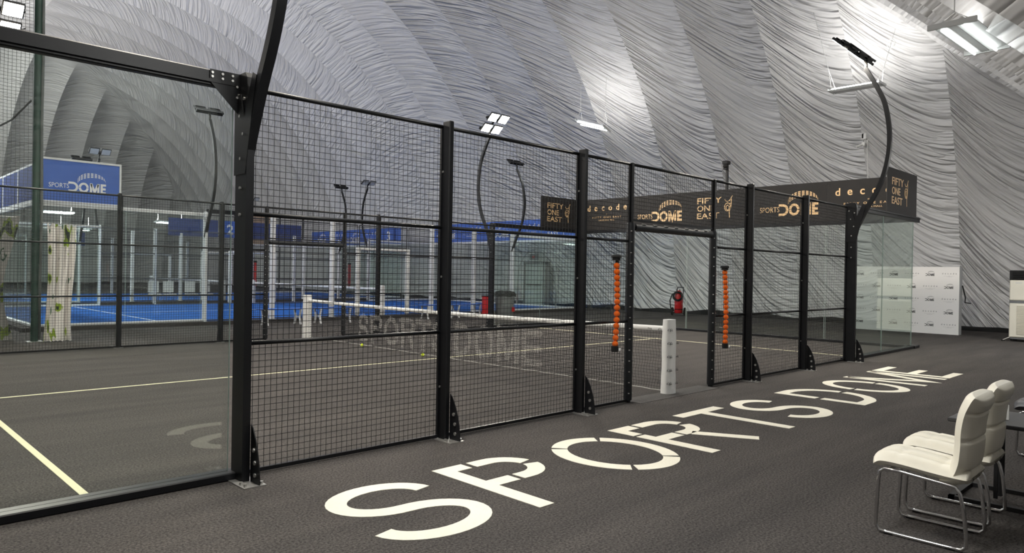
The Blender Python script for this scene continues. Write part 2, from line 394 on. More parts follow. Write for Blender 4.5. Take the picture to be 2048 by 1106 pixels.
def emblem(F, x, y, s):
    """racket-and-antelope line emblem beside the FIFTY ONE EAST wordmark"""
    t = .035*s
    F.ribbon(arc(x, y+.45*s, .16*s, .2*s, 0, 360, 20), t); F.ribbon(arc(x+.01*s, y+.42*s, .09*s, .12*s, 60, 400, 14), t)
    F.ribbon(arc(x, y+.86*s, .15*s, .13*s, 190, 350, 10), t); F.ribbon([(x+.14*s, y+.82*s), (x+.26*s, y+1.0*s)], t)
    F.ribbon([(x+.2*s, y+.86*s), (x+.19*s, y+.5*s), (x+.1*s, y+.2*s), (x+.12*s, y-.08*s)], t)
    F.ribbon([(x+.05*s, y+.64*s), (x+.19*s, y+.6*s)], t)
def fifty(F, x, y, h):
    """three-line FIFTY ONE EAST wordmark of total height h"""
    l = h*.28
    F.text('FIFTY', x, y+h-l, h=l, w=l*4.6, bold=.008); F.text('ONE', x, y+h*.5-l/2, h=l, w=l*3.3, bold=.008); F.text('EAST', x, y, h=l, w=l*4.2, bold=.008)
    emblem(F, x+l*5.7, y+.08*h, h*.95)
def decode(F, x, y, wd):
    for i, ch in enumerate('decode'):
        F.text(ch, x+wd*(i+.5)/6, y, h=wd*(.108 if ch == 'd' else .078), bold=.012, center=True)
    F.text('at', x+wd/2, y-.075*wd, h=.018*wd, center=True)
    F.text('F I F T Y   O N E   E A S T', x+wd/2, y-.135*wd, h=.03*wd, w=.66*wd, center=True)
    F.text('LAGOONA MALL', x+wd/2, y-.185*wd, h=.024*wd, w=.36*wd, center=True)

# ================================================================== THE DOME AND THE FLOOR
XB, XA, YN, HZ = 18.3, -15.7, -8.6, 16.5           # base of the two long sides, near end, crown height
def zn(y): return HZ*max(0, sin(pi/2*min(1, max(0, y-YN)/25)))**1.15
def zf(y): return HZ*sqrt(max(0, 1-(max(0, y-48.8)/18)**2))
YF = 66.8
fl = MB(); fl.bx(XA-1, XB+1, YN-1, YF+1, -.2, 0)
floor = tag(fl.build('floor', CARPET), 'charcoal carpet floor across the dome', kind='structure')
ceiling = bpy.data.objects.new('ceiling', None); COL.objects.link(ceiling)
tag(ceiling, 'white air-dome membrane sewn from curved strips', kind='structure')
def strip(pts_uv, rows, cols, smooth=True, bulge=.5, kd=.1, m=None, kl=0):
    """grid of columns; each column is (list of points, list of outward normals)"""
    mb = MB(); mb.uv = []
    for c in range(cols+1):
        col, t, _ = pts_uv[c]; L = 0
        for r in range(rows+1):
            p, n = col[r]
            if r: L += (Vector(p)-Vector(col[r-1][0])).length
            k = 4*t*(1-t); e = min(1, r/rows*8)*min(1, (rows-r)/rows*10)
            mb.v.append(tuple(Vector(p) + Vector(n)*bulge*k*e)); mb.uv.append((pts_uv[c][2], L - kd*pts_uv[c][2]**2 + kl*pts_uv[c][2]))
    for c in range(cols):
        for r in range(rows):
            a = c*(rows+1)+r; mb.f.append((a, a+1, a+rows+2, a+rows+1))
    mb.build('membrane_strip', m or FABRIC, ceiling, smooth=True)
def side_strip(y0, y1, sgn, rows, cols):
    cs = []
    for c in range(cols+1):
        t = c/cols; y = y0+(y1-y0)*t; zc = min(zn(y), zf(y), HZ); tm = asin(min(1, zc/HZ)); col = []
        for r in range(rows+1):
            q = tm*r/rows; X = XB-17*(1-cos(q)) if sgn > 0 else XA+17*(1-cos(q))
            n = Vector((sgn*cos(q)*16.5, 0, sin(q)*17)).normalized(); col.append(((X, y, HZ*sin(q)), n))
        cs.append((col, t, (y-y0)))
    strip(cs, rows, cols, kd=.30 if y0 < 12 else max(.06, .30-(y0-12)*.016), bulge=.16 if y0 < 2 else min(.5, .16+(y0-2)*.02), m=FABRIC_FAR if y0 > 22 else None, kl=max(0, min(1, (y0-22)/18))*1.3)
def end_strip(x0, x1, near, rows, cols):
    cs = []
    for c in range(cols+1):
        t = c/cols; x = x0+(x1-x0)*t; a = min(x-XA, XB-x); zc = HZ*sqrt(max(0, 1-(1-min(17, a)/17)**2)); zc = max(.02, zc); col = []
        for r in range(rows+1):
            if near:
                z = zc*sin(pi/2*r/rows); y = YN + 25*2/pi*asin(min(1, (z/HZ)**(1/1.15)))
                col.append(((x, y, z), Vector((0, -.7, .7))))
            else:
                q = asin(min(1, zc/HZ))*r/rows; y = 48.8+18*cos(q); z = HZ*sin(q)
                col.append(((x, y, z), Vector((0, cos(q), sin(q))).normalized()))
        cs.append((col, t, 2.6*t))
    strip(cs, rows, cols, m=FABRIC_TAUT if near else FABRIC_FAR)
ys = [YN, -7.0, -4.33, -1.66]; y = 1.0
while y < YF-1.5: ys.append(y); y += 2.667
ys.append(YF)
for i in range(len(ys)-1):
    side_strip(ys[i], ys[i+1], 1, 64, 12); side_strip(ys[i], ys[i+1], -1, 24, 4)
for i in range(13):
    x0 = XA+(XB-XA)*i/13; x1 = XA+(XB-XA)*(i+1)/13
    end_strip(x0, x1, True, 48, 10); end_strip(x0, x1, False, 48, 10)
# black ground skirt where the membrane meets the carpet
def skirt(name, pts):
    mb = MB(); vs = []; random.seed(len(pts))
    for i, (x, y, nx, ny) in enumerate(pts):
        h = .13 + .07*sin(i*.9)*sin(i*.37) + random.uniform(0, .05); vs += [(x-nx*.22, y-ny*.22, 0), (x-nx*.15, y-ny*.15, h*.75), (x+nx*.0, y+ny*.0, h)]
    n = len(pts); fs = []
    for i in range(n-1):
        for k in range(2): fs.append((3*i+k, 3*i+k+1, 3*i+k+4, 3*i+k+3))
    mb.add(vs, fs); o = mb.build(name, RUBBER, smooth=True); tag(o, 'black ground skirt at the foot of the membrane', kind='structure')
skirt('trim_1', [(XB, YN+(YF-YN)*i/150, 1, 0) for i in range(151)])
skirt('trim_2', [(XA+(XB-XA)*i/60, YF, 0, 1) for i in range(61)])

# ------------------------------------------------------------------ floor lettering and court lines (flat inlays)
HL, TL = 1.19, .145
for ch, x0, wd in (('S', -5.90, .90), ('P', -4.77, .85), ('O', -3.69, 1.05), ('R', -2.50, .96), ('T', -1.31, .90), ('S', -.31, .87)):
    F = Flat()
    for p in letter(ch, wd, HL, TL): F.ribbon(p, TL)
    F.emit('painted_letter', CREAMPAINT, floor, (x0, -2.045, .0005), (1, 0, 0), (0, 1, 0), .003, False)
for ch, x0, wd, st in (('D', 1.18, .91, 1), ('O', 2.38, 1.02, 2), ('M', 3.62, 1.17, 1), ('E', 4.91, .83, 1)):
    F = Flat()
    for p in letter(ch, wd, HL+.0, TL, stencil=st): F.ribbon(p, TL)
    F.emit('painted_letter', CREAMPAINT, floor, (x0, -2.065, .0005), (1, 0, 0), (0, 1, 0), .003, False)
def line(x0, x1, y0, y1, z=0, parent=floor):
    mb = MB(); mb.bx(x0, x1, y0, y1, z+.0004, z+.004); mb.build('court_line', LINE, parent)
line(-6.98, -6.925, .02, 9.98); line(6.925, 6.98, .02, 9.98)
line(-7.05, -.02, 4.975, 5.025); line(.02, 7.05, 4.975, 5.025)
mb = MB(); mb.bx(-.95, .95, -.16, .16, .0003, .004)
mb.build('door_threshold', vary(mat('paler_grey_carpet', (.105, .10, .095), 1.0, spec=.1), 60, .2), floor)  # paler strip of carpet across the doorway

# ================================================================== COURT ENCLOSURE BUILDERS
def wires(mb, x0, x1, z0, z1, y, r, pitch=.05):
    n = int(round((x1-x0)/pitch)); m = int(round((z1-z0)/pitch))
    for i in range(1, n):
        x = x0+(x1-x0)*i/n; s_ = r
        mb.add([(x-s_, y, z0), (x, y-s_, z0), (x+s_, y, z0), (x, y+s_, z0), (x-s_, y, z1), (x, y-s_, z1), (x+s_, y, z1), (x, y+s_, z1)], [(0, 1, 5, 4), (1, 2, 6, 5), (2, 3, 7, 6), (3, 0, 4, 7)])
    for j in range(1, m):
        z = z0+(z1-z0)*j/m; s_ = r; yy = y+2*r
        mb.add([(x0, yy, z-s_), (x0, yy-s_, z), (x0, yy, z+s_), (x0, yy+s_, z), (x1, yy, z-s_), (x1, yy-s_, z), (x1, yy, z+s_), (x1, yy+s_, z)], [(0, 1, 5, 4), (1, 2, 6, 5), (2, 3, 7, 6), (3, 0, 4, 7)])
def mesh_panel(label, x0, x1, Y, z0, z1, rails, fm, wm, zb=0, group=None, wr=.0024, pitch=.05, detail=True):
    t = thing('mesh_panel', label, 'fence panel', ((x0+x1)/2, Y, zb+z0), group=group); h = (x1-x0)/2; H = z1-z0
    a, b = -h+.03, h-.03; r = .019
    MB().rod((a, 0, H-r), (b, 0, H-r), r, 8).build('top_rail', fm, t, True)
    MB().bx(a, b, -.015, .015, .012, .042).build('bottom_rail', fm, t)
    for x in (a+.008, b-.008): MB().bx(x-.008, x+.008, -.012, .012, .02, H-.02).build('side_bar', fm, t)
    for z in rails: MB().rod((a, 0, z-z0), (b, 0, z-z0), .017, 8).build('cross_rail', fm, t, True)
    mb = MB(); wires(mb, a, b, .03, H-.03, 0, wr, pitch); stuff(mb.build('wire_mesh', wm, t))
    return t
def bolt(mb, c, n, r=.009, h=.012):
    n = Vector(n); a = Vector((0, 0, 1)) if abs(n.z) < .9 else Vector((1, 0, 0)); b = n.cross(a); a = b.cross(n); c = Vector(c)
    vs = [c + (a*cos(k*pi/3) + b*sin(k*pi/3))*r + n*e for e in (0, h) for k in range(6)]
    mb.add(vs, [tuple(range(6, 12))] + [(k, (k+1) % 6, 6+(k+1) % 6, 6+k) for k in range(6)])
def foot(t, out, dx, y_out, fm):
    """curved gusset fin with bolts and a galvanised base plate; out = -1 or 1 is the outward y direction"""
    poly = [(0, 0), (.15, 0), (.148, .06), (.135, .15), (.11, .24), (.075, .33), (.03, .405), (0, .43)]
    mb = MB(); mb.prism([(p[0]*out, p[1]) for p in (poly if out > 0 else poly)], dx-.004, dx+.004, (0, y_out, .006), (0, 1, 0), (0, 0, 1)); mb.build('gusset_fin', fm, t)
    bm = MB()
    for z, yy in ((.07, .085), (.16, .08), (.25, .06)):
        bm.tube([(dx-.004, y_out+out*yy, z), (dx-.014, y_out+out*yy, z)], .016, 10)
    stuff(bm.build('fin_bolt', STEEL, t))
    MB().bx(-.085, .085, min(y_out-out*.12, y_out+out*.155), max(y_out-out*.12, y_out+out*.155), 0, .008).build('base_plate', STEEL, t)
    for x in (-.062, .062):
        for yy in (.05, .12): b = MB(); bolt(b, (x, y_out+out*yy, .008), (0, 0, 1), .013, .022); b.build('anchor_bolt', STEEL, t)
def fence_post(label, x, Y, out, fm, zb=0, H=3.03, group=None, detail=True):
    t = thing('fence_post', label, 'post', (x, Y, zb), group=group)
    MB().bevbox((0, out*(.055 if detail else .08), H/2), (.055 if detail else .11, .11 if detail else .15, H), .008).build('post_tube', fm, t)
    if detail:
        foot(t, out, .0315, out*.11, fm)
        bm = MB()
        for z in (.5, 1.55, 2.55): bolt(bm, (-.0275, out*.02, z), (-1, 0, 0), .011, .008)
        stuff(bm.build('panel_bolt', STEEL, t))
    else: MB().bx(-.09, .09, min(0, out*.2), max(0, out*.2), 0, .012).build('base_plate', STEEL, t)
    return t
def pad_post(label, x, Y, fm, pm, zb=0, lit_ties=STEEL, H=3.0, group=None, pr=.053):
    t = thing('door_post', label, 'post', (x, Y, zb), group=group)
    MB().bevbox((0, 0, H/2), (.05, .06, H), .006).build('post_tube', fm, t)
    autosmooth(MB().lathe([(pr-.003, .03), (pr, .04), (pr, 2.22), (pr-.004, 2.25)], n=14).build('padding_sleeve', pm, t))
    tie = MB()
    for k in range(16):
        z = .12 + k*.135
        for s in (-1, 1): tie.box((s*pr*.66, -pr*.79, z), (.018, .012, .012))
    stuff(tie.build('lace_tie', lit_ties, t))
    return t
def lintel(label, x, Y, fm, pm, zb=0, w=2.0, group=None):
    t = thing('door_lintel', label, 'beam', (x, Y, zb+2.17), group=group)
    MB().bx(-w/2+.03, w/2-.03, -.02, .02, .0, .04).build('steel_bar', fm, t)
    autosmooth(MB().tube([(-w/2+.07, 0, .03), (w/2-.07, 0, .03)], .05, 14).build('padding_sleeve', pm, t))
    tie = MB()
    for k in range(7): tie.box((-w/2+.25+k*(w-.5)/6, -.03, .075), (.07, .03, .006), rx=.4)
    stuff(tie.build('lace_tie', STEEL, t))
    return t
POLE = [(.05, 2.35), (.12, 2.55), (.30, 2.93), (.46, 3.22), (.58, 3.52), (.655, 3.85), (.68, 4.15), (.66, 4.5), (.58, 4.9), (.45, 5.2), (.30, 5.48), (.23, 5.6)]
def smooth_path(P, n=4):
    out = []
    for i in range(len(P)-1):
        p0 = P[max(i-1, 0)]; p1 = P[i]; p2 = P[i+1]; p3 = P[min(i+2, len(P)-1)]
        for k in range(n):
            t = k/n; out.append(tuple(.5*(2*b + (c-a)*t + (2*a-5*b+4*c-d)*t*t + (3*b-a-3*c+d)*t**3) for a, b, c, d in zip(p0, p1, p2, p3)))
    return out + [P[-1]]
def light_pole(label, x, Y, out, fm, poleM, lit, zb=0, lamps=4, group=None, detail=True):
    t = thing('light_pole', label, 'light pole', (x, Y, zb), group=group)
    prof = [(0, 0), (out*.19, 0), (out*.19, 2.95), (out*.18, 3.02), (out*.15, 3.06), (out*.05, 3.06), (out*.01, 3.02), (0, 2.95)]
    MB().prism(prof, -.03, .03, (0, 0, 0), (0, 1, 0), (0, 0, 1)).build('pillar', fm, t)
    if detail:
        foot(t, out, .034, out*.2, fm)
        bm = MB()
        for z, yy in ((2.42, .1), (2.6, .14), (2.74, .08), (2.86, .15), (2.9, .05), (2.2, .1), (2.0, .1)):
            bolt(bm, (-.03, out*yy, z), (-1, 0, 0), .012, .014)
        stuff(bm.build('pillar_bolt', STEEL, t))
        MB().prism([(out*.0, 2.3), (out*.19, 2.3), (out*.30, 2.78), (out*.36, 3.0), (out*.3, 3.03), (out*.16, 2.72), (out*.1, 2.9), (0, 2.9)], -.042, -.036, (0, 0, 0), (0, 1, 0), (0, 0, 1)).build('clamp_plate', fm, t)
    path = smooth_path([(0, out*(a+.06), z) for a, z in POLE])
    autosmooth(MB().tube(path, 0, rr=(.075, .07), up=(1, 0, 0)).build('curved_pole', poleM, t), 50)
    # lamp head: plane rises inwards; faces point down and into the court
    hd = bpy.data.objects.new('lamp_head', None)
    ey = Vector((0, -out*.735, .678)); nrm = Vector((0, -out*.678, -.735)); ex = Vector((1, 0, 0))
    c0 = Vector((0, out*.16, 5.88)); R = Matrix((ex, ey, -nrm)).transposed()
    neck = MB(); neck.tube([(0, out*.29, 5.6), (0, out*.30, 5.7), (0, out*.22, 5.80), tuple(c0 - ey*.1 - nrm*.09)], 0, rr=(.05, .045), up=(1, 0, 0))
    neck.build('head_bracket', poleM, t)
    W = .74; bars = MB()
    bars.box(tuple(c0 - ey*.16 - nrm*.07), (W, .05, .04), R=R)
    if lamps == 4: bars.box(tuple(c0 + ey*.24 - nrm*.07), (W, .05, .04), R=R); bars.box(tuple(c0 + ey*.04 - nrm*.085), (.06, .5, .03), R=R)
    bars.build('cross_bar', poleM, t)
    rows = (-.05, .34) if lamps == 4 else (-.02,)
    for rr_ in rows:
        for s in (-1, 1):
            c = c0 + ex*(s*.20) + ey*rr_
            hs = MB(); hs.bevbox(tuple(c), (.34, .30, .05), .012, R=R)
            for k in range(6): hs.box(tuple(c + ey*(-.1+.04*k) - nrm*.035), (.26, .008, .03), R=R)
            h = hs.build('floodlight', fm if fm is BLACK else BLACK, t)
            fr = MB().box(tuple(c + nrm*.027), (.29, .25, .006), R=R).build('lamp_glass', LAMPON if lit else LAMPOFF, h)
            yk = MB(); yk.tube([tuple(c - ex*.18), tuple(c - ex*.18 - nrm*.08 - ey*.07), tuple(c + ex*.18 - nrm*.08 - ey*.07), tuple(c + ex*.18)], 0, rr=(.03, .008), up=tuple(ey))
            yk.build('yoke', BLACK, h)
            if lit: light('flood_lamp', tuple(c + nrm*.036), tuple(nrm), .29, FLOOD_W, (1, .93, .82), t, .25)
    bpy.data.objects.remove(hd)
    return t
def glass_pane(label, a, b, zb=0, group=None, H=2.9):
    """a, b: ground points of the pane's ends; 12 mm toughened glass with a polished edge"""
    a, b = Vector((a[0], a[1], 0)), Vector((b[0], b[1], 0)); c = (a+b)/2; L = (b-a).length - .012; rz = atan2(b.y-a.y, b.x-a.x)
    t = thing('glass_pane', label, 'glass pane', (c.x, c.y, zb+.06), rz, group)
    MB().bx(-L/2+.004, L/2-.004, -.006, .006, 0, H).build('glass_sheet', GLASS, t)
    for x in (-L/2, L/2-.004): MB().bx(x, x+.004, -.006, .006, 0, H).build('polished_edge', EDGE, t)
    return t
def beam(name, label, a, b, z0, z1, w, m, cat='beam', lip=False, group=None):
    a, b = Vector((a[0], a[1], 0)), Vector((b[0], b[1], 0)); c = (a+b)/2; L = (b-a).length; rz = atan2(b.y-a.y, b.x-a.x)
    t = thing(name, label, cat, (c.x, c.y, z0), rz, group); H = z1-z0
    MB().bevbox((0, 0, H/2), (L, w, H), min(.008, H/4)).build('beam_profile', m, t)
    if lip:
        MB().bx(-L/2, L/2, -w/2-.02, -w/2, H*.62, H*.80).build('outer_rib', m, t)
        MB().bx(-L/2, L/2, w/2, w/2+.02, H*.2, H*.4).build('inner_rib', m, t)
    return t

# ================================================================== COURT A (black frame, in front)
def side_A(Y, out, nm, far):
    pos = {-6: 'at the near-left glass', 6: 'at the right glass corner'}
    D = not far
    PL = [(-6, -4), (-4, -2), (-2, -1), (1, 2), (2, 4), (4, 6)]
    if not far:
        names = ['widest front black wire-mesh panel next to the framed glass', 'black wire-mesh panel in front of the SPORTS lettering, second from the framed glass', 'narrow black mesh panel left of the doorway with an orange ball tube',
                 'narrow black mesh panel right of the doorway with an orange ball tube', 'black mesh panel second right of the doorway', 'black mesh panel just left of the right-hand light pillar']
    else:
        names = ['far-side black mesh panel nearest the printed curtain', 'far-side black mesh panel left of the far net post', 'narrow far-side mesh panel just left of the far doorway', 'narrow far-side mesh panel just right of the far doorway',
                 'far-side black mesh panel before the grey bin', 'far-side black mesh panel below the double curved light poles']
    for (a, b), n in zip(PL, names): mesh_panel(n, a, b, Y, 0.0, 3.0, (1.02, 2.02), BLACK, WIRE, group='black mesh panels of the front court')
    mesh_panel('black mesh panel above the %s doorway' % ('open front' if not far else 'far'), -1, 1, Y, 2.26, 3.0, (), BLACK, WIRE, group='black mesh panels of the front court')
    where = {-4: 'second from the framed glass', -2: 'left of the doorway', 2: 'right of the doorway', 4: 'second right of the doorway'}
    for s in (-4, -2, 2, 4):
        fence_post(('black front fence post, %s' if not far else 'black far-side fence post, %s seen through the net') % where[s], s, Y, out, BLACK, group='black fence posts')
    for s in (-1, 1): pad_post('black padded %s door post, %s jamb' % ('front' if not far else 'far', 'left' if s < 0 else 'right'), s, Y, BLACK, PAD)
    lintel('black padded beam over the %s doorway' % ('front' if not far else 'far'), 0, Y, BLACK, PAD)
    for s in (-6, 6):
        if not far: lb = 'tall black pillar with curved pole bolted to the framed glass' if s < 0 else 'black pillar with curved light pole beside the right glass corner'
        else: lb = 'far-side black light pole with dazzling lamps at the upper left' if s < 0 else 'far-side black light pole with four lit floodlights'
        light_pole(lb, s, Y, out, BLACK, BLACK, True, lamps=4)
side_A(0, -1, 'front', False); side_A(10, 1, 'far', True)
for Y, tx in ((0, 'front'), (10, 'far')):
    o = -1 if Y == 0 else 1
    for s in (-1, 1):
        e = 'left' if s < 0 else 'right'
        glass_pane('clear glass pane on the %s side beside the %s light pillar' % (tx, e), (6.05*s, Y), (8.0*s, Y))
        glass_pane('clear glass pane at the %s corner of the %s side' % (e, tx), (8.0*s, Y), (9.99*s, Y))
        beam('top_beam', 'thick black top beam over the %s %s glass' % (tx, e), (6.0*s, Y), (10.35*s, Y), 2.94, 3.06, .07, BLACK, lip=True)
        beam('bottom_beam', 'black floor beam under the %s %s glass' % (tx, e), (6.0*s, Y), (10.35*s, Y), 0, .06, .16, BLACK)
# corner gusset on the framed glass
g = thing('corner_gusset', 'triangular black gusset plate with bolts on the framed glass corner', 'bracket', (-6.0, -.045, 3.06))
MB().prism([(0, 0), (0, -.31), (-.03, -.31), (-.25, -.09), (-.25, 0)], -.004, .004, (0, 0, 0), (1, 0, 0), (0, 0, 1)).build('gusset_plate', BLACK, g)
for x, z in ((-.235, -.025), (-.235, -.055), (-.16, -.025), (-.16, -.06), (-.085, -.025), (-.085, -.06), (-.05, -.10), (-.02, -.10), (-.05, -.18), (-.02, -.18)):
    b = MB(); bolt(b, (x, -.004, z), (0, -1, 0), .010, .010); b.build('gusset_bolt', STEEL, g)
# end wall at x = 10
for i in range(5):
    nm = ['by the right corner', 'second from the right corner', 'in the middle behind the fire extinguisher', 'fourth from the right corner', 'at the far corner'][i]
    glass_pane('clear end-wall glass pane, %s' % nm, (10, i*2+.01), (10, i*2+1.99))
beam('top_beam', 'black top beam of the glass end wall under the banners', (10, 0), (10, 10), 2.94, 3.04, .06, BLACK)
beam('bottom_beam', 'black floor beam of the glass end wall', (10, -.1), (10, 10.1), 0, .06, .14, BLACK)
def banner(label, a, b, z0, z1, mA, kind, ink, cat='banner', frame=None, group=None, name='banner'):
    """sign panel whose printed face looks towards the left normal of a->b reversed (right-hand side when walking a->b)"""
    a, b = Vector((a[0], a[1], 0)), Vector((b[0], b[1], 0)); c = (a+b)/2; L = (b-a).length; rz = atan2(b.y-a.y, b.x-a.x)
    t = thing(name, label, cat, (c.x, c.y, z0), rz, group); H = z1-z0
    MB().bx(-L/2+.004, L/2-.004, 0, .018, 0, H).build('board', mA, t)
    if frame:
        for x in (-L/2, L/2-.045): MB().bx(x, x+.045, -.018, .022, -.0, H).build('frame_upright', frame, t)
        for z in (0, H-.05): MB().bx(-L/2, L/2, -.016, .02, z, z+.05).build('frame_rail', frame, t)
    F = Flat()
    if kind == 'dome': dome_logo(F, -L/2+.37*L, H*.18, L*.52)
    if kind == 'domebig': dome_logo(F, -L/2+.34*L, H*.27, L*.46)
    if kind == 'fifty': fifty(F, -L/2+L*.15, H*.2, H*.6)
    if kind == 'decode': decode(F, -L/2+.06*L, H*.62, L*.88)
    if kind and kind[0] == '#': F.text(kind[1:], 0, H*.2, h=H*.6, bold=.03, center=True)
    if F.v: F.emit('print', ink, t, (0, -.001, 0), (1, 0, 0), (0, 0, 1), .003)
    return t
def flip(a, b): return (a, b)
# the end banners face into the court (towards -x): walk from high y to low y so that the print reads correctly
for i, (k, lb) in enumerate((('decode', 'black end banner with gold decode lettering behind the curved pole'), ('dome', 'black end banner with gold SPORTS DOME logo right of the doorway'),
                    ('fifty', 'black end banner reading FIFTY ONE EAST above the doorway'), ('dome', 'black end banner with gold SPORTS DOME logo above the doorway beam'), ('decode', 'black end banner with gold decode lettering, farthest on the end wall'))):
    banner(lb, (10.0, 2*i+2), (10.0, 2*i), 3.04, 4.04, BANNER, k, GOLD, group='black banners on the end wall')
banner('black corner banner reading FIFTY ONE EAST on top of the right glass', (8.2, 0), (10.2, 0), 3.06, 4.03, BANNER, 'fifty', GOLD)
t = banner('black corner banner reading FIFTY ONE EAST at the far corner', (8.0, 10.03), (10.0, 10.03), 3.06, 4.04, BANNER, 'fifty', GOLD)

# ------------------------------------------------------------------ net of court A
net = thing('padel_net', 'black net with white top tape and woven SPORTS DOME lettering', 'net', (0, 5, 0))
def net_h(y): return .90 - .035*(1-((y)/4.9)**2)
random.seed(3)
nv, nh = 208, 19
LT = []   # letter strokes on the net, in (distance from the far post, height)
xx = 2.1
for ch, wd in (('S', .42), ('P', .42), ('O', .48), ('R', .44), ('T', .42), ('S', .42), (' ', .12), ('D', .46), ('O', .48), ('M', .52), ('E', .42)):
    if ch != ' ':
        for p in letter(ch, wd, .58, .10, gap=0, stencil=False): LT.append([(xx+a, .10+b) for a, b in p])
    xx += wd+.07
def in_letter(d, z):
    if d < 2.0 or d > xx or z < .08 or z > .72: return False
    for p in LT:
        for i in range(len(p)-1):
            ax, az = p[i]; bx_, bz = p[i+1]; L2 = (bx_-ax)**2+(bz-az)**2
            if L2 < 1e-9: continue
            q = max(0, min(1, ((d-ax)*(bx_-ax)+(z-az)*(bz-az))/L2))
            if (ax+q*(bx_-ax)-d)**2 + (az+q*(bz-az)-z)**2 < .05**2: return True
    return False
def net_pt(i, j):
    y = -4.86 + 9.72*i/nv; top = net_h(y)-.05; z = .03 + (top-.03)*j/nh
    sag = .035*sin(pi*j/nh)*sin(i*.11+1.0) + .03*(1-j/nh)**2*sin(i*.05)
    return (sag*.6, y + .012*sin(j*.9+i*.35), z)
mbk, mwh = MB(), MB()
def cord(mb, a, b, r):
    a, b = Vector(a), Vector(b); t = (b-a).normalized(); u = Vector((1, 0, 0)); v = t.cross(u).normalized()
    vs = [p + q for p in (a, b) for q in (u*r, v*r, -u*r, -v*r)]
    mb.add(vs, [(0, 1, 5, 4), (1, 2, 6, 5), (2, 3, 7, 6), (3, 0, 4, 7)])
G = [[net_pt(i, j) for j in range(nh+1)] for i in range(nv+1)]
for i in range(nv+1):
    for j in range(nh+1):
        for (a, b) in ((i+1, j), (i, j+1)):
            if a > nv or b > nh: continue
            p, q = G[i][j], G[a][b]; d = 4.86 - (p[1]+q[1])/2
            if in_letter(d, (p[2]+q[2])/2): cord(mwh, p, q, .003)
            else: cord(mbk, p, q, .0021)
stuff(mbk.build('net_mesh', NETCORD, net)); tag(mwh.build('woven_lettering', NETWHITE, net), 'white cords forming the words SPORTS DOME', kind='stuff')
mb = MB(); n = 40; vs = []
for i in range(n+1):
    y = -4.88+9.76*i/n; h = net_h(y)+.01; vs += [(-.014, y, h-.068), (-.016, y, h-.02), (-.008, y, h), (.008, y, h), (.016, y, h-.02), (.014, y, h-.068)]
fs = [(i*6+k, i*6+(k+1) % 6, i*6+6+(k+1) % 6, i*6+6+k) for i in range(n) for k in range(6)]
mb.add(vs, fs); tape = mb.build('top_tape', VINYL, net, True)
F = Flat()
for k in range(24):
    F.text('Zing', -4.6+k*.4, .0, h=.03, w=.07)
fo = MB(); th = Vector((-1, 0, 0))
for (px, pz), in zip(F.v): 
    y = -px; fo.v.append((-.0175, y, net_h(y)-.05+pz))
fo.f = [tuple(f) for f in F.f]; stuff(fo.build('tape_print', INK, tape))
mb = MB(); mb.tube([(G[i][0][0], G[i][0][1], .028+.004*sin(i)) for i in range(0, nv+1, 4)], .006, 6); mb.build('bottom_cord', NETWHITE, net)
for Y, lb in ((.06, 'white padded net post in the front doorway'), (9.94, 'white padded net post at the far side of the net')):
    t = thing('net_post', lb, 'post', (0, Y, 0))
    prof = []; mb = MB(); n = 22; lv = 9; vs = []
    for j in range(lv+1):
        z = 1.0*j/lv; k = 1 + .04*sin(j*1.3) + (.05 if j < 1 else 0)
        if j == lv: k *= .94
        for i in range(n):
            q = 2*pi*i/n; sx = .105*k*(abs(cos(q))**.55)*(1 if cos(q) > 0 else -1); sy = .075*k*(abs(sin(q))**.7)*(1 if sin(q) > 0 else -1)
            vs.append((sx*(1-.06*j/lv), sy*(1-.06*j/lv), z+.003))
    fs = [(j*n+i, j*n+(i+1) % n, (j+1)*n+(i+1) % n, (j+1)*n+i) for j in range(lv) for i in range(n)] + [tuple(lv*n+i for i in range(n))]
    mb.add(vs, fs); pad = autosmooth(mb.build('padding_sleeve', VINYL, t), 50)
    MB().bx(-.03, .03, -.03, .03, 0, .98).build('steel_core', STEEL, t)
    F = Flat()
    for k in range(5):
        z = .14 + k*.18
        for xo in (-.075, .075):
            F.ribbon(arc(xo, z, .022, .022, 20, 200, 10), .004); F.text('Zing', xo-.03, z-.012, h=.02, w=.06)
    F.emit('sleeve_print', INK, pad, (0, -.083, 0), (1, 0, 0), (0, 0, 1), .002)
    F.emit('sleeve_print', INK, pad, (-.112, 0, 0), (0, -1, 0), (0, 0, 1), .002)
    if Y > 5: t.rotation_euler = (0, 0, pi)

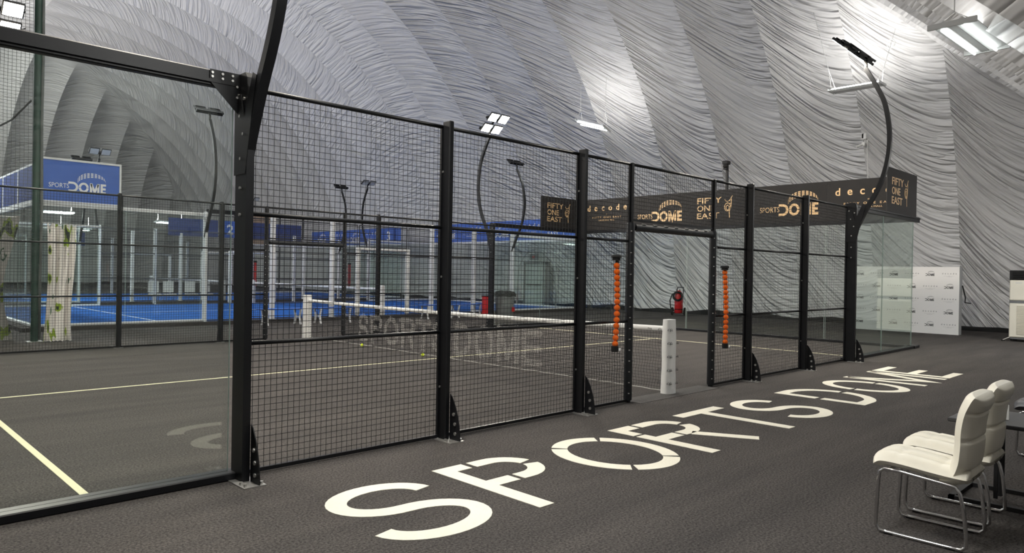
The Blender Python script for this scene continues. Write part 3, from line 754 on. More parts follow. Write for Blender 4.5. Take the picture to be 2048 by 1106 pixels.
# ------------------------------------------------------------------ balls
for x, y, lb in ((-.09, 7.46, 'yellow ball on the court left of the net lettering'), (-.12, 5.35, 'yellow ball lying against the net under the lettering')):
    t = thing('padel_ball', lb, 'ball', (x, y, 0), group='yellow balls on the court')
    autosmooth(MB().sphere((0, 0, .038), .034, 18, 12).build('felt', YELLOW, t), 180)
    seam = [(.0345*cos(q)*sin(pi/2+.45*sin(2*q)), .0345*sin(q)*sin(pi/2+.45*sin(2*q)), .038+.0345*cos(pi/2+.45*sin(2*q))) for q in [2*pi*i/36 for i in range(36)]]
    MB().tube(seam, .0016, 5, closed=True).build('seam', PRINTW, t)
ORD = ['first', 'second', 'third', 'fourth', 'fifth', 'sixth', 'seventh', 'eighth', 'ninth', 'tenth', 'eleventh', 'twelfth', 'thirteenth', 'fourteenth', 'fifteenth']
def ball_tube(label, x, Y, z0, z1, lean, nb, which):
    t = thing('ball_tube', label, 'ball tube', (x, Y, z0)); H = z1-z0; P = lambda f: (lean*f + .03*sin(pi*f), 0, H*f)
    pts = [P(i/12) for i in range(13)]
    mb = MB(); n = 14; vs = []
    for p in pts:
        for i in range(n): q = 2*pi*i/n; vs.append((p[0]+.043*cos(q), .043*sin(q), p[2]))
    mb.add(vs, [(j*n+i, j*n+(i+1) % n, (j+1)*n+(i+1) % n, (j+1)*n+i) for j in range(12) for i in range(n)])
    autosmooth(mb.build('clear_sleeve', CLEAR, t), 60)
    mb = MB()
    for p in pts: mb.v += [(p[0]+.030, .036, p[2]), (p[0]+.047, .005, p[2]), (p[0]+.052, .006, p[2]), (p[0]+.034, .043, p[2])]
    mb.f = [(j*4+k, j*4+(k+1) % 4, j*4+4+(k+1) % 4, j*4+4+k) for j in range(12) for k in range(4)]
    mb.build('black_edging', BLACKM, t)
    a = pts[0]; b = pts[-1]
    autosmooth(MB().lathe([(.001, -.05), (.042, -.05), (.046, -.03), (.046, .02), (.001, .02)], (a[0], 0, 0), 16).build('bottom_cap', BLACKM, t))
    autosmooth(MB().lathe([(.001, 0), (.05, 0), (.05, .03), (.066, .035), (.06, .06), (.04, .065), (.001, .065)], (b[0], 0, H-.03), 16).build('top_cap', BLACKM, t))
    MB().box((a[0]+.03, -.05, -.02), (.03, .01, .03)).build('white_tag', PRINTW, t)
    for z in (.25, H-.2): MB().tube([(lean*z/H, .04, z), (lean*z/H, .09, z)], .006, 6).build('hook', STEEL, t)
    first = None
    for i in range(nb):
        f = (i+.6)/(H/.0725); p = P(f)
        if first is None:
            me = autosmooth(MB().sphere((0, 0, 0), .0362, 16, 10).build('orange_ball', ORANGE), 180); o = me; first = me
        else: o = first.copy(); COL.objects.link(o)
        o.location = (x+p[0], Y, z0+p[2]); o.rotation_euler = (i, i*2, i*.7)
        tag(o, 'orange ball, %s from the bottom of the clear tube %s the doorway' % (ORD[i], which), 'ball', 'orange balls in the tube %s the doorway' % which)
ball_tube('clear ball tube of orange balls hung left of the doorway', -1.41, -.10, .72, 1.80, 0, 14, 'left of')
ball_tube('full clear tube of orange balls hung right of the doorway', 1.22, -.10, .60, 1.72, -.05, 15, 'right of')
# surveillance camera on a mast at the middle of the end wall
t = thing('security_camera', 'black security camera on a mast behind the end banners', 'camera', (10.12, 4.84, 3.0))
MB().bx(-.03, .03, -.03, .03, 0, 1.75).build('mast', BLACK, t)
MB().bevbox((-.05, 0, 1.80), (.2, .16, .1), .015).build('camera_housing', BLACKM, t)
autosmooth(MB().sphere((-.1, 0, 1.70), .07, 16, 10).build('lens_dome', RUBBER, t), 180)
MB().bx(-.14, -.02, -.05, .05, 1.60, 1.64).build('mount_arm', BLACKM, t)

# ================================================================== BLUE COURTS BEHIND (white frames)
def blue_court(Yn, n, cx=5.55, zb=.10, full=True):
    W = 'nearer' if n == 1 else 'farther'
    mb = MB(); mb.bx(cx-10.3, cx+10.3, Yn-.25, Yn+10.25, .0, zb-.004)
    tag(mb.build('floor_platform', CARPET), 'black raised platform of the %s blue court' % W, kind='structure')
    mb = MB(); mb.bx(cx-9.95, cx+9.95, Yn+.06, Yn+9.94, zb-.004, zb)
    bf = tag(mb.build('floor_turf', BLUETURF), 'blue turf of the %s court' % W, kind='structure')
    LW = []
    for a in ((cx-7, cx-6.95, Yn+.1, Yn+9.9), (cx+6.95, cx+7, Yn+.1, Yn+9.9), (cx-7, cx+7, Yn+4.975, Yn+5.025)):
        mb = MB(); mb.bx(*a, zb+.0004, zb+.003); mb.build('court_line', PRINTW, bf)
    sides = [(Yn, -1, 'front'), (Yn+10, 1, 'back')]
    for Y, out, tx in sides:
        for i, (a, b) in enumerate(((-6, -4), (-4, -2), (-2, -1), (1, 2), (2, 4), (4, 6))):
            side = 'left' if a < 0 else 'right'
            nth = ('nearest', 'middle', 'farthest')[(abs(min(a, b, key=abs)) // 2) if abs(min(a, b, key=abs)) != 1 else 0]
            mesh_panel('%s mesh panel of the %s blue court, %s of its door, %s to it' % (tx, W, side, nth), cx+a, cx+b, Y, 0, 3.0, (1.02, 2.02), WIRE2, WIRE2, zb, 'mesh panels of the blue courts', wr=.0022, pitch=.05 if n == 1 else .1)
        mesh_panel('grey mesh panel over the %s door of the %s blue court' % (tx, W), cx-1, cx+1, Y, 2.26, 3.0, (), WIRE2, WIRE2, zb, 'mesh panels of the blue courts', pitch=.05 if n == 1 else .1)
        for s in (-4, -2, 2, 4):
            fence_post('white %s-side fence post of the %s blue court, %s %s of its door' % (tx, W, 'first' if abs(s) == 2 else 'second', 'left' if s < 0 else 'right'), cx+s, Y, out, WHITE, zb, group='white fence posts', detail=False)
        for s in (-1, 1): pad_post('white padded %s door post of the %s blue court, %s jamb' % (tx, W, 'left' if s < 0 else 'right'), cx+s, Y, WHITE, VINYL, zb, INK2, H=2.25, pr=.08)
        lintel('white padded beam over the %s door of the %s blue court' % (tx, W), cx, Y, WHITE, VINYL, zb)
        for s in (-6, 6):
            light_pole('unlit curved light pole, %s one on the %s side of the %s blue court' % ('left' if s < 0 else 'right', tx, W), cx+s, Y, out, WHITE, BLACK, False, zb, lamps=2, detail=False, group='unlit light poles')
        for s in (-1, 1):
            e = 'left' if s < 0 else 'right'
            glass_pane('glass pane of the %s blue court, %s side, %s, next to the light post' % (W, tx, e), (cx+6.05*s, Y), (cx+8.0*s, Y), zb)
            glass_pane('glass pane of the %s blue court, %s side, %s corner' % (W, tx, e), (cx+8.0*s, Y), (cx+9.99*s, Y), zb)
            beam('top_beam', 'white top beam over the %s %s glass of the %s blue court' % (tx, e, W), (cx+6.0*s, Y), (cx+10.0*s, Y), zb+2.94, zb+3.03, .06, WHITE)
            beam('bottom_beam', 'white floor beam under the %s %s glass of the %s blue court' % (tx, e, W), (cx+6.0*s, Y), (cx+10.0*s, Y), zb, zb+.06, .10, WHITE)
    for s in (-1, 1):
        X = cx+10*s; e = 'left' if s < 0 else 'right'
        for i in range(5):
            glass_pane('%s end-wall glass pane of the %s blue court, number %s from its front' % (e, W, ('one', 'two', 'three', 'four', 'five')[i]), (X, Yn+i*2+.01), (X, Yn+i*2+1.99), zb)
        beam('top_beam', 'white top beam of the %s end wall of the %s blue court' % (e, W), (X, Yn), (X, Yn+10), zb+2.94, zb+3.04, .06, WHITE)
        beam('bottom_beam', 'white floor beam of the %s end wall of the %s blue court' % (e, W), (X, Yn), (X, Yn+10), zb, zb+.06, .10, WHITE)
        for i in range(5):
            a, b = ((X, Yn+2*i+2), (X, Yn+2*i)) if s > 0 else ((X, Yn+2*i), (X, Yn+2*i+2))
            k = ('fifty', 'decode', 'dome', 'decode', 'dome')[i]
            banner('blue %s-end banner, %s court, %s print, %s from its front' % (e, W, {'fifty': 'FIFTY ONE EAST', 'decode': 'decode', 'dome': 'SPORTS DOME'}[k], ('first', 'second', 'third', 'fourth', 'fifth')[i]),
                   a, b, zb+3.04, zb+3.98, SIGNBLUE if s > 0 else SIGNNAVY, k, PRINTW if s > 0 else INK2, frame=WHITE if s < 0 else None, group='blue end banners')
    # net
    t = thing('padel_net', 'white-taped net of the %s blue court' % W, 'net', (cx, Yn+5, zb))
    mb = MB()
    for i in range(98): cord(mb, (0, -4.85+.1*i, .03), (0, -4.85+.1*i, .86), .003)
    for j in range(9): cord(mb, (0, -4.9, .03+.1*j), (0, 4.9, .03+.1*j), .003)
    stuff(mb.build('net_mesh', NETCORD, t)); MB().bevbox((0, 0, .88), (.03, 9.8, .07), .008).build('top_tape', VINYL, t)
    for s, nm in ((-1, 'front'), (1, 'back')):
        t = thing('net_post', 'white padded net post at the %s door of the %s blue court' % (nm, W), 'post', (cx, Yn+5+s*4.94, zb))
        autosmooth(MB().lathe([(.1, 0), (.11, .02), (.105, .5), (.1, .98), (.07, 1.0), (.001, 1.0)], n=16).build('padding_sleeve', VINYL, t)); MB().bx(-.02, .02, -.02, .02, 0, .95).build('steel_core', STEEL, t)
blue_court(15.0, 1); blue_court(28.0, 2)
# corner signs of the nearer blue court
banner('blue SPORTS DOME sign with white frame above the blue court glass', (-4.40, 14.93), (-2.60, 14.93), 3.13, 4.22, SIGNBLUE, 'domebig', PRINTW, cat='sign', frame=WHITE, name='sign_board')
banner('square blue number 3 sign above the far blue end wall', (15.45, 29.6), (15.45, 28.5), 3.12, 4.06, SIGNBLUE, '#3', PRINTW, cat='sign', name='number_sign')
banner('square blue number 2 sign above the farther blue court door', (5.3, 27.9), (6.2, 27.9), 3.02, 3.80, SIGNBLUE, '#2', PRINTW, cat='sign', name='number_sign')
banner('small navy number 1 sign far behind the white-framed glass', (2.0, 40.9), (2.9, 40.9), 2.75, 3.5, SIGNNAVY, '#1', PRINTW, cat='sign', name='number_sign')
banner('long navy board left of the number 2 sign', (3.0, 27.93), (5.2, 27.93), 3.02, 3.80, SIGNNAVY, None, PRINTW, cat='sign', name='sign_board')
banner('long navy board right of the number 2 sign', (6.3, 27.93), (9.4, 27.93), 3.02, 3.80, SIGNNAVY, None, PRINTW, cat='sign', name='sign_board')
# plywood panel and dark frames hung far behind
t = thing('plywood_panel', 'pale plywood panel above the far courts', 'panel', (12.5, 39.2, 0))
MB().bx(-1.1, 1.1, 0, .04, 3.2, 5.1).build('board', WOOD, t)
for x in (-1.05, 1.0): MB().bx(x, x+.05, .04, .09, 0, 5.0).build('upright', BLACKM, t)
for xx, lb in ((9.9, 'left'), (14.6, 'right')):
    t = thing('projector_screen', 'dark folded screen frame %s of the plywood panel' % lb, 'screen', (xx, 39.0, 0))
    MB().bx(-.9, .9, -.05, .05, 4.95, 5.2).build('screen_case', BLACKM, t)
    for x in (-.85, .8): MB().bx(x, x+.06, -.03, .03, 0, 4.95).build('stand', BLACKM, t)
# red ball tubes on the farther blue court fence
for x, lb in ((7.0, 'left'), (12.2, 'right')):
    t = thing('red_ball_tube', 'red ball tube hung on the farther blue court fence, %s one' % lb, 'ball tube', (x, 27.9, .75))
    autosmooth(MB().lathe([(.001, 0), (.07, .01), (.07, 1.15), (.001, 1.16)], n=12).build('sleeve', RED, t)); MB().lathe([(.08, 1.15), (.08, 1.24), (.001, 1.24)], n=12).build('top_cap', BLACKM, t)

# ------------------------------------------------------------------ benches beside the blue court
def bench(label, x, Y, rz=0):
    t = thing('bench', label, 'bench', (x, Y, 0), rz, 'blue benches by the blue court')
    for k in range(4): MB().bevbox((0, -.15+.1*k, .455), (1.35, .085, .03), .008).build('seat_slat', BENCHBLUE, t)
    for s in (-1, 1):
        mb = MB(); mb.tube([(s*.5, -.19, .0), (s*.5, -.16, .06), (s*.5, -.13, .22), (s*.5, -.17, .38), (s*.5, -.19, .44)], 0, rr=(.05, .035), up=(1, 0, 0))
        mb.tube([(s*.5, .19, .0), (s*.5, .16, .06), (s*.5, .13, .22), (s*.5, .17, .38), (s*.5, .19, .44)], 0, rr=(.05, .035), up=(1, 0, 0))
        mb.bx(s*.5-.02, s*.5+.02, -.15, .15, .2, .24); mb.bx(s*.5-.02, s*.5+.02, -.19, .19, .42, .44)
        mb.build('leg_frame', WHITE, t)
for x, lb in ((1.35, 'blue bench with white curved legs left of the far net post'), (3.0, 'blue bench with white curved legs right of the far net post'), (7.0, 'blue bench with white curved legs left of the grey bin'), (8.35, 'blue bench with white curved legs beside the grey bin')):
    bench(lb, x, 13.9)
# chairs between the blue courts
def far_chair(label, x, Y, rz):
    t = thing('stacking_chair', label, 'chair', (x, Y, 0), rz, 'white chairs between the blue courts')
    MB().bevbox((0, 0, .45), (.44, .42, .04), .012).build('seat', VINYL, t)
    MB().bevbox((0, .2, .76), (.44, .03, .46), .012).build('backrest', VINYL, t)
    for sx in (-1, 1):
        for sy in (-1, 1): MB().rod((sx*.2, sy*.19, 0), (sx*.19, sy*.18, .45), .012, 8).build('leg', CHROME, t)
        MB().rod((sx*.19, .19, .45), (sx*.19, .21, .7), .011, 8).build('back_tube', CHROME, t)
for i, x in enumerate((2.05, 2.65, 3.55, 4.2)):
    far_chair('white chair behind the white-framed glass, %s from the left' % ('first', 'second', 'third', 'fourth')[i], x, 26.6, 0)
# ------------------------------------------------------------------ bin with a red crate
t = thing('waste_bin', 'grey waste bin with black bag lid beyond the net', 'bin', (9.45, 13.1, 0))
autosmooth(MB().lathe([(.001, 0), (.27, .0), (.30, .03), (.36, .80), (.38, .80), (.38, .84), (.30, .84), (.29, .1)], n=20).build('barrel', GREY, t))
mb = MB(); vs = []; n = 20
for j, (r, z) in enumerate(((.385, .76), (.40, .84), (.36, .91), (.2, .95), (.01, .94))):
    for i in range(n): q = 2*pi*i/n; k = 1+.05*sin(i*2.3+j); vs.append((r*k*cos(q), r*k*sin(q), z+.02*sin(i*1.7+j*2)))
mb.add(vs, [(j*n+i, j*n+(i+1) % n, (j+1)*n+(i+1) % n, (j+1)*n+i) for j in range(4) for i in range(n)]); mb.build('bin_bag', RUBBER, t, True)
MB().bevbox((.12, -.33, .3), (.14, .02, .16), .004).build('label_plate', RED, t)
t = thing('red_box', 'red box standing behind the grey bin', 'box', (8.78, 13.25, 0))
MB().bevbox((0, 0, .38), (.34, .3, .76), .02).build('box_body', RED, t); MB().bevbox((0, 0, .77), (.36, .32, .03), .008).build('box_lid', BLACKM, t)

# ------------------------------------------------------------------ green post, netting and printed curtains
t = thing('net_post_green', 'tall dark green steel post holding the divider netting', 'post', (-4.98, 12.2, 0))
autosmooth(MB().lathe([(.07, 0), (.07, 7.6), (.001, 7.62)], n=14).build('steel_tube', GREENPAINT, t))
MB().bx(-.14, .14, -.14, .14, 0, .012).build('base_plate', STEEL, t)
mb = MB(); mb.tube([(.085, -.02, .05), (.08, -.03, 1.2), (.10, -.02, 2.6), (.075, -.03, 4.5), (.09, -.02, 6.0), (.08, -.02, 7.5)], .03, 8); mb.build('gathered_net', GREYCORD, t, True)
# netting: a real square mesh hung from the post to the left
t = thing('divider_netting', 'dark divider netting hanging left of the green post', 'netting', (-5.06, 12.2, 0))
mb = MB(); pitch = .07; NX, NZ = 46, 108
def npnt(i, j): return (-pitch*i, .10*sin(i*.35)*min(1, i/6)+.03*sin(j*.2), .05+pitch*j)
for i in range(NX+1):
    for j in range(0, NZ, 3): cord(mb, npnt(i, j), npnt(i, j+3), .0035)
for j in range(NZ+1):
    for i in range(0, NX, 2): cord(mb, npnt(i, j), npnt(i+2, j), .0035)
stuff(mb.build('net_mesh', GREYCORD, t))
mb = MB(); mb.tube([npnt(i, NZ-1) for i in range(0, NX+1, 2)], .012, 6); mb.build('head_rope', GREYCORD, t)
mb = MB(); mb.tube([(-.02, .02, 5.0), (-.35, .05, 4.55), (-.8, .06, 4.2), (-1.6, .08, 3.8)], .018, 6); mb.build('draw_rope', BLACKM, t, True)
def drape(name, label, cat, x0, x1, Y, z1, amp, folds, m, thin=.006, gather=.8, seed=1):
    t = thing(name, label, cat, ((x0+x1)/2, Y, 0)); L = x1-x0; nu, nvv = 60, 26; mb = MB(); vs = []; random.seed(seed); ph = [random.uniform(0, 6) for _ in range(4)]
    for side in (0, 1):
        for j in range(nvv+1):
            f = j/nvv; z = .01+(z1-.01)*f
            wv = 1 - .12*sin(pi*f)*gather + .06*sin(5*f+ph[0])
            for i in range(nu+1):
                u = i/nu; x = (u-.5)*L*wv + .04*sin(4*f+ph[2]); y = amp*sin(u*folds*2*pi+ph[1]+1.2*sin(3*f))*(.4+.6*f) + .5*amp*sin(u*folds*4.3+ph[3]+3*f)
                vs.append((x, y+side*thin, z + (.03*sin(u*40) if j == nvv else 0) + (.02*abs(sin(u*23)) if j == 0 else 0)))
    o2 = (nvv+1)*(nu+1)
    for s, o in ((0, 0), (1, o2)):
        for j in range(nvv):
            for i in range(nu):
                a = o+j*(nu+1)+i; mb.f.append((a, a+1, a+nu+2, a+nu+1) if s == 0 else (a, a+nu+1, a+nu+2, a+1))
    mb.v = vs; mb.build('cloth', m, t, True)
    return t
t = drape('printed_curtain', 'creased white curtain with green tennis print beside the green post', 'curtain', -4.855, -4.33, 11.93, 2.45, .085, 4.2, CURTAIN, seed=5)
MB().rod((-.32, 0, 2.47), (.75, 0, 2.44), .012, 8).build('curtain_wire', STEEL, t)
t = drape('printed_curtain', 'long grey-green printed curtain behind the divider netting', 'curtain', -8.2, -5.25, 12.75, 2.6, .07, 7, CURTAIN2, seed=11)
MB().rod((-1.6, 0, 2.6), (1.5, 0, 2.6), .012, 8).build('curtain_wire', STEEL, t)

# ------------------------------------------------------------------ wheeled extinguisher by the membrane
t = thing('fire_extinguisher', 'large red wheeled fire extinguisher by the white dome wall', 'extinguisher', (16.6, 10.45, 0), radians(200))
autosmooth(MB().lathe([(.001, .1), (.15, .1), (.165, .13), (.165, .78), (.14, .9), (.07, .98), (.05, 1.0), (.001, 1.0)], n=22).build('cylinder', RED, t))
MB().lathe([(.167, .24), (.168, .27)], n=22).build('band', RUBBER, t)
for s in (-1, 1):
    autosmooth(MB().lathe([(.03, -.035), (.15, -.035), (.165, -.015), (.165, .015), (.15, .035), (.03, .035)], (0, s*.25, .165), 20, 'Y').build('wheel', RUBBER, t))
MB().rod((0, -.26, .15), (0, .26, .15), .015, 8).build('axle', STEEL, t)
mb = MB(); mb.tube([(-.02, -.13, .12), (-.15, -.13, .7), (-.24, -.13, 1.02), (-.32, -.12, 1.13), (-.32, .12, 1.13), (-.24, .13, 1.02), (-.15, .13, .7), (-.02, .13, .12)], .02, 8); mb.build('handle_frame', BLACKM, t, True)
hs = MB(); hs.tube([(.20+.02*sin(i*.45/4), (.16+.03*((i//14) % 2))*cos(i*.45), .78+(.15+.03*((i//14) % 2))*sin(i*.45)) for i in range(60)], .026, 8); hs.build('hose_coil', RUBBER, t, True)
hs = MB(); hs.tube([(.14, -.14, .9), (.12, -.24, .85), (.1, -.33, .6), (.08, -.30, .3), (.06, -.22, .15)], .024, 8); hs.build('hose_tail', RUBBER, t, True)
MB().lathe([(.05, 1.0), (.06, 1.02), (.05, 1.07), (.001, 1.08)], n=14).build('valve', STEEL, t)

# ------------------------------------------------------------------ emergency exit in the dome wall
t = thing('door_1', 'grey emergency exit door with arched surround behind the end glass', 'door', (17.75, 19.55, 0), -pi/2); t['kind'] = 'structure'
del t['category']
MB().bx(-.62, .62, -.05, .0, .02, 2.05).build('door_leaf', mat('grey_door_paint', (.38, .42, .41), .5), t)
for x in (-.72, .62): MB().bx(x, x+.1, -.1, .3, 0, 2.15).build('door_jamb', GREY, t)
MB().bx(-.72, .72, -.1, .3, 2.05, 2.17).build('door_head', GREY, t)
MB().bx(-.5, .5, -.10, -.06, 1.0, 1.06).build('push_bar', BLACKM, t)
MB().bevbox((0, -.1, 2.42), (.62, .05, .3), .02).build('exit_box', GREY, t); MB().bx(-.1, .1, -.13, -.12, 2.36, 2.48).build('exit_lamp', RED, t)
mb = MB(); mb.tube([(cos(q)*1.35, .1, .0 if k in (0, 24) else max(0, 1.3+sin(q)*1.55)) for k, q in enumerate([pi*i/24 for i in range(25)])], .05, 8); mb.build('arch_seam', FABRIC, t, True)

# ------------------------------------------------------------------ white media backdrop
t = thing('media_backdrop', 'white step-and-repeat backdrop wall printed with small logos', 'backdrop', (15.6, 1.94, 0), -pi/2)
MB().bx(-1.50, 1.55, 0, .30, 0, 1.99).build('box_frame', BDSIDE, t)
MB().bx(-1.50, 1.55, -.012, 0, 0, 1.99).build('printed_face', BDROP, t)
F, F2 = Flat(), Flat()
for r in range(5):
    for c in range(6):
        x = -1.42+.5*c + (0 if True else 0); z = 1.72-.375*r - .0*c
        if (r+c) % 2 == 0:
            dome_logo(F, x+.08, z, .24, sports=False, cap=False); F2.dome_grid(x+.23, z+.09, .09)
        else:
            decode(F2, x, z+.05, .42)
F.emit('dark_logo_print', INK, t, (0, -.0125, 0), (1, 0, 0), (0, 0, 1), .001); F2.emit('grey_logo_print', INK2, t, (0, -.0125, 0), (1, 0, 0), (0, 0, 1), .001)
MB().tube([(1.58, .2, 1.45), (1.66, .2, 1.1), (1.64, .25, .95), (1.78, .3, .93)], .018, 6).build('support_strut', BLACKM, t)
# floor-standing air conditioner
t = thing('air_conditioner', 'floor-standing off-white air conditioner by the dome wall at the right edge', 'air conditioner', (14.5, -1.66, 0), -pi/2)
MB().bevbox((0, .3, .60), (1.24, .60, .98), .02).build('lower_body', ACWHITE, t)
MB().bevbox((0, .3, 1.36), (1.24, .60, .54), .02).build('upper_body', ACWHITE, t)
MB().bx(-.61, .61, .02, .58, 1.09-.005, 1.10).build('seam', BLACKM, t)
MB().bevbox((0, .3, 1.76), (1.25, .60, .26), .015).build('outlet_panel', BLACKM, t)
for k in range(5): MB().box((0, -.005, 1.67+.045*k), (1.1, .02, .012), rx=.4).build('louvre', RUBBER, t)
MB().bx(-.62, .62, -.004, .01, 1.02, 1.09).build('dark_band', GREY, t)
for k in range(26): MB().box((.05, -.006, .20+.03*k), (1.0, .012, .012), rx=.5).build('grille_slat', ACWHITE, t)
MB().box((-.42, -.002, 1.56), (.14, .004, .02)).build('name_badge', LGREY, t)
MB().bevbox((0, .3, .085), (1.2, .56, .05), .01).build('base_plinth', GREY, t)
for sx in (-1, 1):
    for yy in (.08, .52): autosmooth(MB().lathe([(.01, -.02), (.05, -.02), (.05, .02), (.01, .02)], (sx*.55, yy, .05), 14, 'Y').build('castor', RUBBER, t))
MB().rod((-.6, .0, .11), (-.74, -.02, .03), .014, 8).build('outrigger', STEEL, t); MB().lathe([(.04, 0), (.04, .03), (.001, .03)], (-.74, -.02, 0), 12).build('outrigger_foot', RUBBER, t)

# ------------------------------------------------------------------ foreground chairs and table
def lounge_chair(label, x, yf, rz=0, leather=LEATHER, group='cream chairs by the table'):
    """chrome sled-base chair; local +y is the front, origin under the seat centre"""
    t = thing('dining_chair', label, 'chair', (x, yf-.24, 0), rz, group); W = .225
    # seat: padded, with a tufted surface
    def pad(name, path, width, th, rows, cols, tuft):
        n = len(path); mb = MB(); vs = []; m = 15
        T = []
        for i in range(n):
            a = Vector(path[max(i-1, 0)]); b = Vector(path[min(i+1, n-1)]); T.append((b-a).normalized())
        ring = []
        for i in range(n):
            p = Vector(path[i]); tn = T[i]; up = Vector((-tn.y, tn.x)); f = i/(n-1); e = min(1, sin(pi*min(1, max(0, f*1.0)))**.35 + .25)
            wd = width*(.90 + .10*min(1, sin(pi*f)**.5)); line_ = []
            for s in (1, -1):
                for k in range(m+1):
                    q = -1+2*k/m; q = q if s > 0 else -q
                    edge = (1-abs(q)**4.5); h = th*.5*edge*e
                    if s > 0 and tuft:
                        g = min(abs(((f*rows) % 1)-.5)*2, 1); g2 = min(abs((((q+1)/2*cols) % 1)-.5)*2, 1)
                        h -= .02*((g**16) + (g2**16 if cols > 1 else 0))*edge
                    off = up*(h if s > 0 else -h)
                    line_.append((q*wd, p.x+off.x, p.y+off.y))
            ring.append(line_)
        L = len(ring[0])
        for l in ring: vs += l
        fs = [(i*L+k, i*L+(k+1) % L, (i+1)*L+(k+1) % L, (i+1)*L+k) for i in range(n-1) for k in range(L)] + [tuple(range(L-1, -1, -1)), tuple((n-1)*L+k for k in range(L))]
        mb.add(vs, fs); return autosmooth(mb.build(name, leather, t), 55)
    sp = smooth_path([(.27, .425), (.22, .455), (.10, .455), (-.05, .44), (-.17, .43), (-.25, .425)], 7)
    pad('seat', sp[::-1], W+.01, .105, 3, 3, True)
    bp = smooth_path([(-.10, .395), (-.165, .42), (-.20, .50), (-.212, .60), (-.215, .70), (-.23, .80), (-.26, .88), (-.28, .915)], 8)
    pad('backrest', bp, W, .115, 4, 1, True)
    for s in (-1, 1):
        X = s*.215
        P = [(X, -.19, .375), (X, -.215, .34), (X, -.235, .25), (X, -.25, .10), (X, -.25, .035), (X, -.225, .014), (X, -.15, .012), (X, .18, .012), (X, .225, .016), (X, .245, .045), (X, .245, .10), (X, .235, .33), (X, .228, .385), (X, .20, .408), (X, .10, .405), (X, -.10, .385), (X, -.17, .378)]
        autosmooth(MB().tube(P, .0115, 10, closed=True).build('sled_leg', CHROME, t), 80)
        for yy in (-.17, .17): MB().tube([(X, yy-.025, .008), (X, yy+.025, .008)], .0125, 8).build('floor_glide', RUBBER, t)
    MB().rod((-.215, .19, .395), (.215, .19, .395), .010, 8).build('cross_tube', CHROME, t)
    MB().rod((-.215, -.15, .378), (.215, -.15, .378), .010, 8).build('cross_tube', CHROME, t)
    return t
lounge_chair('cream padded chair with chrome sled legs, the nearest one', -3.285, -3.775, 0)
lounge_chair('cream padded chair behind the nearest cream chair', -2.685, -3.765, 0)
t = thing('side_table', 'dark laminate table with black steel frame beside the cream chairs', 'table', (-2.115, -4.55, 0))
MB().bevbox((0, 0, .59), (.645, 1.32, .028), .006).build('table_top', TABLE, t)
for y in (.40, -.45):
    MB().bx(-.02, .02, y-.02, y+.02, .03, .575).build('leg', BLACKM, t)
    for x in (-.10, .10): MB().bx(x-.012, x+.012, y-.012, y+.012, .03, .575).build('leg', BLACKM, t)
for x in (-.25, .25): MB().bx(x-.02, x+.02, -.62, .66, 0, .03).build('base_bar', BLACKM, t)
for y in (.64, -.60): MB().bx(-.27, .27, y-.02, y+.02, 0, .03).build('base_bar', BLACKM, t)
MB().bx(-.05, .05, -.5, .5, .545, .575).build('top_rail', BLACKM, t)
t = thing('tissue_box', 'white tissue box with a tissue on the dark table', 'tissue box', (-2.2, -4.10, .604), radians(20))
MB().bevbox((0, 0, .055), (.13, .22, .11), .004).build('carton', VINYL, t)
mb = MB(); mb.add([(-.03, -.05, .11), (.03, .04, .11), (.02, .06, .17), (-.05, .0, .19), (.0, -.04, .155), (.035, -.02, .175)], [(0, 1, 2), (0, 2, 4), (0, 4, 3), (3, 4, 2), (0, 1, 5), (1, 2, 5)]); mb.build('tissue', PRINTW, t)
for y in (-.06, .02): MB().box((-.0655, y, .06), (.001, .05, .05)).build('carton_print', INK2, t)
t = thing('menu_card', 'grey slate menu card lying on the dark table', 'menu', (-2.05, -4.5, .604), radians(-8)); MB().bevbox((0, 0, .006), (.22, .3, .010), .002).build('card', GREY, t); MB().bx(-.08, .08, -.1, .1, .011, .0115).build('card_text', LGREY, t)
DARKLEATHER = vary(mat('dark_grey_leatherette', (.035, .037, .045), .45), 4, .1)
lounge_chair('dark grey chair with chrome legs tucked under the table', -1.42, -4.26, radians(90), DARKLEATHER, 'dark grey chairs behind the table')
lounge_chair('dark grey chair with chrome legs beyond the table at the right edge', -.20, -3.95, 0, DARKLEATHER, 'dark grey chairs behind the table')

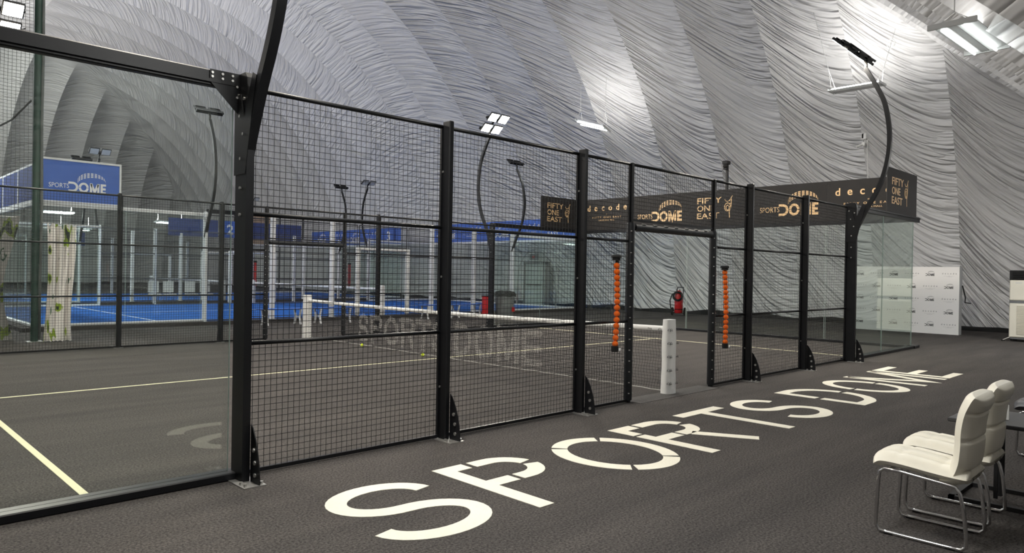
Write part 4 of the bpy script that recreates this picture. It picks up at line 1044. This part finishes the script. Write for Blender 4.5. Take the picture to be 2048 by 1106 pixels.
# ================================================================== HANGING FIXTURES
def fixture(label, c, axis, L, up, lit=True, tilt=0, roll=0, cable=2.2, watt=None, tops=None):
    rz = atan2(axis[1], axis[0]); t = thing('hanging_light', label, 'ceiling light', c, rz, 'hanging linear lights'); R = Matrix.Rotation(-tilt, 3, 'Y') @ Matrix.Rotation(roll, 3, 'X')
    def at(x, y, z): return tuple(R @ Vector((x, y, z)))
    MB().box(at(0, 0, .0), (L, .07, .05), R=R).build('spine', LGREY, t)
    sg = 1 if up else -1
    for s in (-1, 1): MB().box(at(0, s*.15, .0), (L*.97, .20, .012), R=R @ Matrix.Rotation(-s*sg*.25, 3, 'X')).build('reflector', LGREY, t)
    for s in (-1, 1): MB().box(at(s*L/2, 0, .0), (.03, .56, .07), R=R).build('end_bar', LGREY, t)
    for s in (-1, 1):
        mb = MB(); mb.tube([at(-L*.46, s*.13, sg*.045), at(L*.46, s*.13, sg*.045)], .016, 8); mb.build('tube', TUBEON if lit else LGREY, t, True)
    for q_, s in enumerate((-1, 1)):
        a = Vector(at(s*L*.44, 0, .03)); top = Vector(tops[q_]) if tops else a + Vector((0, 0, cable))
        mb = MB(); m2 = a + (top-a)*.25; mb.tube([tuple(m2), tuple(top)], .008, 5)
        for yy in (-.2, .2): mb.tube([at(s*L*.44, yy, .03), tuple(m2)], .006, 5)
        mb.build('cable', LGREY, t)
        if tops and s > 0: MB().tube([tuple(a + (top-a)*.72 + Vector((.11*cos(k*pi/8), 0, .13*sin(k*pi/8)))) for k in range(16)], .012, 6, closed=True).build('cable_ring', LGREY, t)
    if lit:
        light('fixture_uplight', at(0, 0, .09), tuple(R @ Vector((0, 0, 1))), L*.9, (watt or UP_W)*(1 if up else .35), (1, .965, .915), t, .4)
        if not up: light('fixture_downlight', at(0, 0, -.09), tuple(R @ Vector((0, 0, -1))), L*.9, DOWN_W, (.97, 1, .98), t, .4)
    return t
fixture('hanging light seen edge-on behind the right curved pole', (14.2, 2.88, 7.37), (0, -1), 1.5, True, tops=[(-1.5, .40, 2.75), (.75, 1.0, 1.85)], watt=140)
fixture('lit hanging light glowing on the dome above the doorway', (14.2, 13.1, 7.62), (0, -1), 1.55, False, tilt=-.3, roll=-.3, cable=2.0, watt=240)
fixture('large lit tube light at the upper right corner', (2.75, -2.77, 4.86), (1, -.04), 1.5, False, cable=.55, tilt=.0, watt=14)
fixture('dark hanging light right of centre on the far dome side', (14.2, 30.3, 8.3), (0, -1), 2.0, True, lit=False, cable=1.6, tilt=-.33)
fixture('dark hanging light left of centre on the far dome side', (14.2, 38.6, 7.95), (0, -1), 2.4, True, lit=False, cable=1.8, tilt=-.37)
fixture('thin lit hanging light near the top left corner', (-2.6, 38.0, 13.6), (1, 0), 2.0, False, cable=1.8)
for i, (x, y, z, lb) in enumerate(((-.9, 29.6, 3.85, 'left'), (3.7, 29.8, 3.7, 'right'), (-.1, 30.2, 3.2, 'lower left'))):
    fixture('low lit strip light beyond the white-framed glass, %s one' % lb, (x, y, z), (1, 0), 1.2, False, cable=.5, watt=900)
for i, (x, y, z, wt, dn) in enumerate(((1.3, 6.0, 12.0, 800, 250), (0.5, 16, 13.2, 900, 250), (-6.5, 6, 8.0, 500, 0), (-6.5, 20, 8.0, 900, 900), (-6.5, 32, 8.0, 1100, 900), (-6.0, 44, 8.5, 1300, 600), (-6.0, 56, 7.5, 1300, 300))):  # extra unseen uplights, added to raise the general light in the dome
    t = fixture('added fill uplight high in the dome outside the view, %s' % ('one', 'two', 'three', 'four', 'five', 'six', 'seven')[i], (x, y, z), (0, -1), 1.5, True, cable=1.5, watt=wt)
    if dn: light('fixture_downlight', (0, 0, -.09), (0, .55, -1) if x < 0 else (0, 0, -1), 1.4, dn, (.98, 1, 1), t, .4)
t = fixture('added fill tube light above the seating, outside the view', (-5.6, -3.1, 4.15), (1, 0), 1.5, False, cable=.6, watt=330)  # unseen fixture added to brighten the chairs and table
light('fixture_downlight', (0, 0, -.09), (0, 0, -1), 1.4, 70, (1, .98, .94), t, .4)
t = fixture('added fill tube light by the near dome end, outside the view', (11.5, -3.9, 4.1), (1, 0), 1.5, False, cable=.5, watt=560)  # unseen fixture added to brighten the backdrop and right-hand dome wall
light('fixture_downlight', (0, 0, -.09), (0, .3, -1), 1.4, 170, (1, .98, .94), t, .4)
# detector and camera with conduit on the dome wall
t = thing('wall_detector', 'small white detector and camera with conduit on the dome wall', 'detector', (17.0, 3.62, 5.3))
MB().bevbox((0, .0, 1.15), (.1, .16, .32), .02).build('detector_box', VINYL, t); MB().bx(-.06, -.05, .0, .05, 1.03, 1.28).build('detector_window', RUBBER, t)
MB().rod((-.02, .05, .82), (-.2, .16, .74), .035, 10).build('camera_barrel', VINYL, t); MB().bx(-.03, .05, -.03, .06, .78, .9).build('camera_mount', VINYL, t)
MB().tube([(.03, -.05, 1.3), (.05, -.12, 1.2), (.08, -.08, .7), (.2, -.1, -.6), (.35, -.1, -1.6)], .012, 6).build('conduit', VINYL, t)
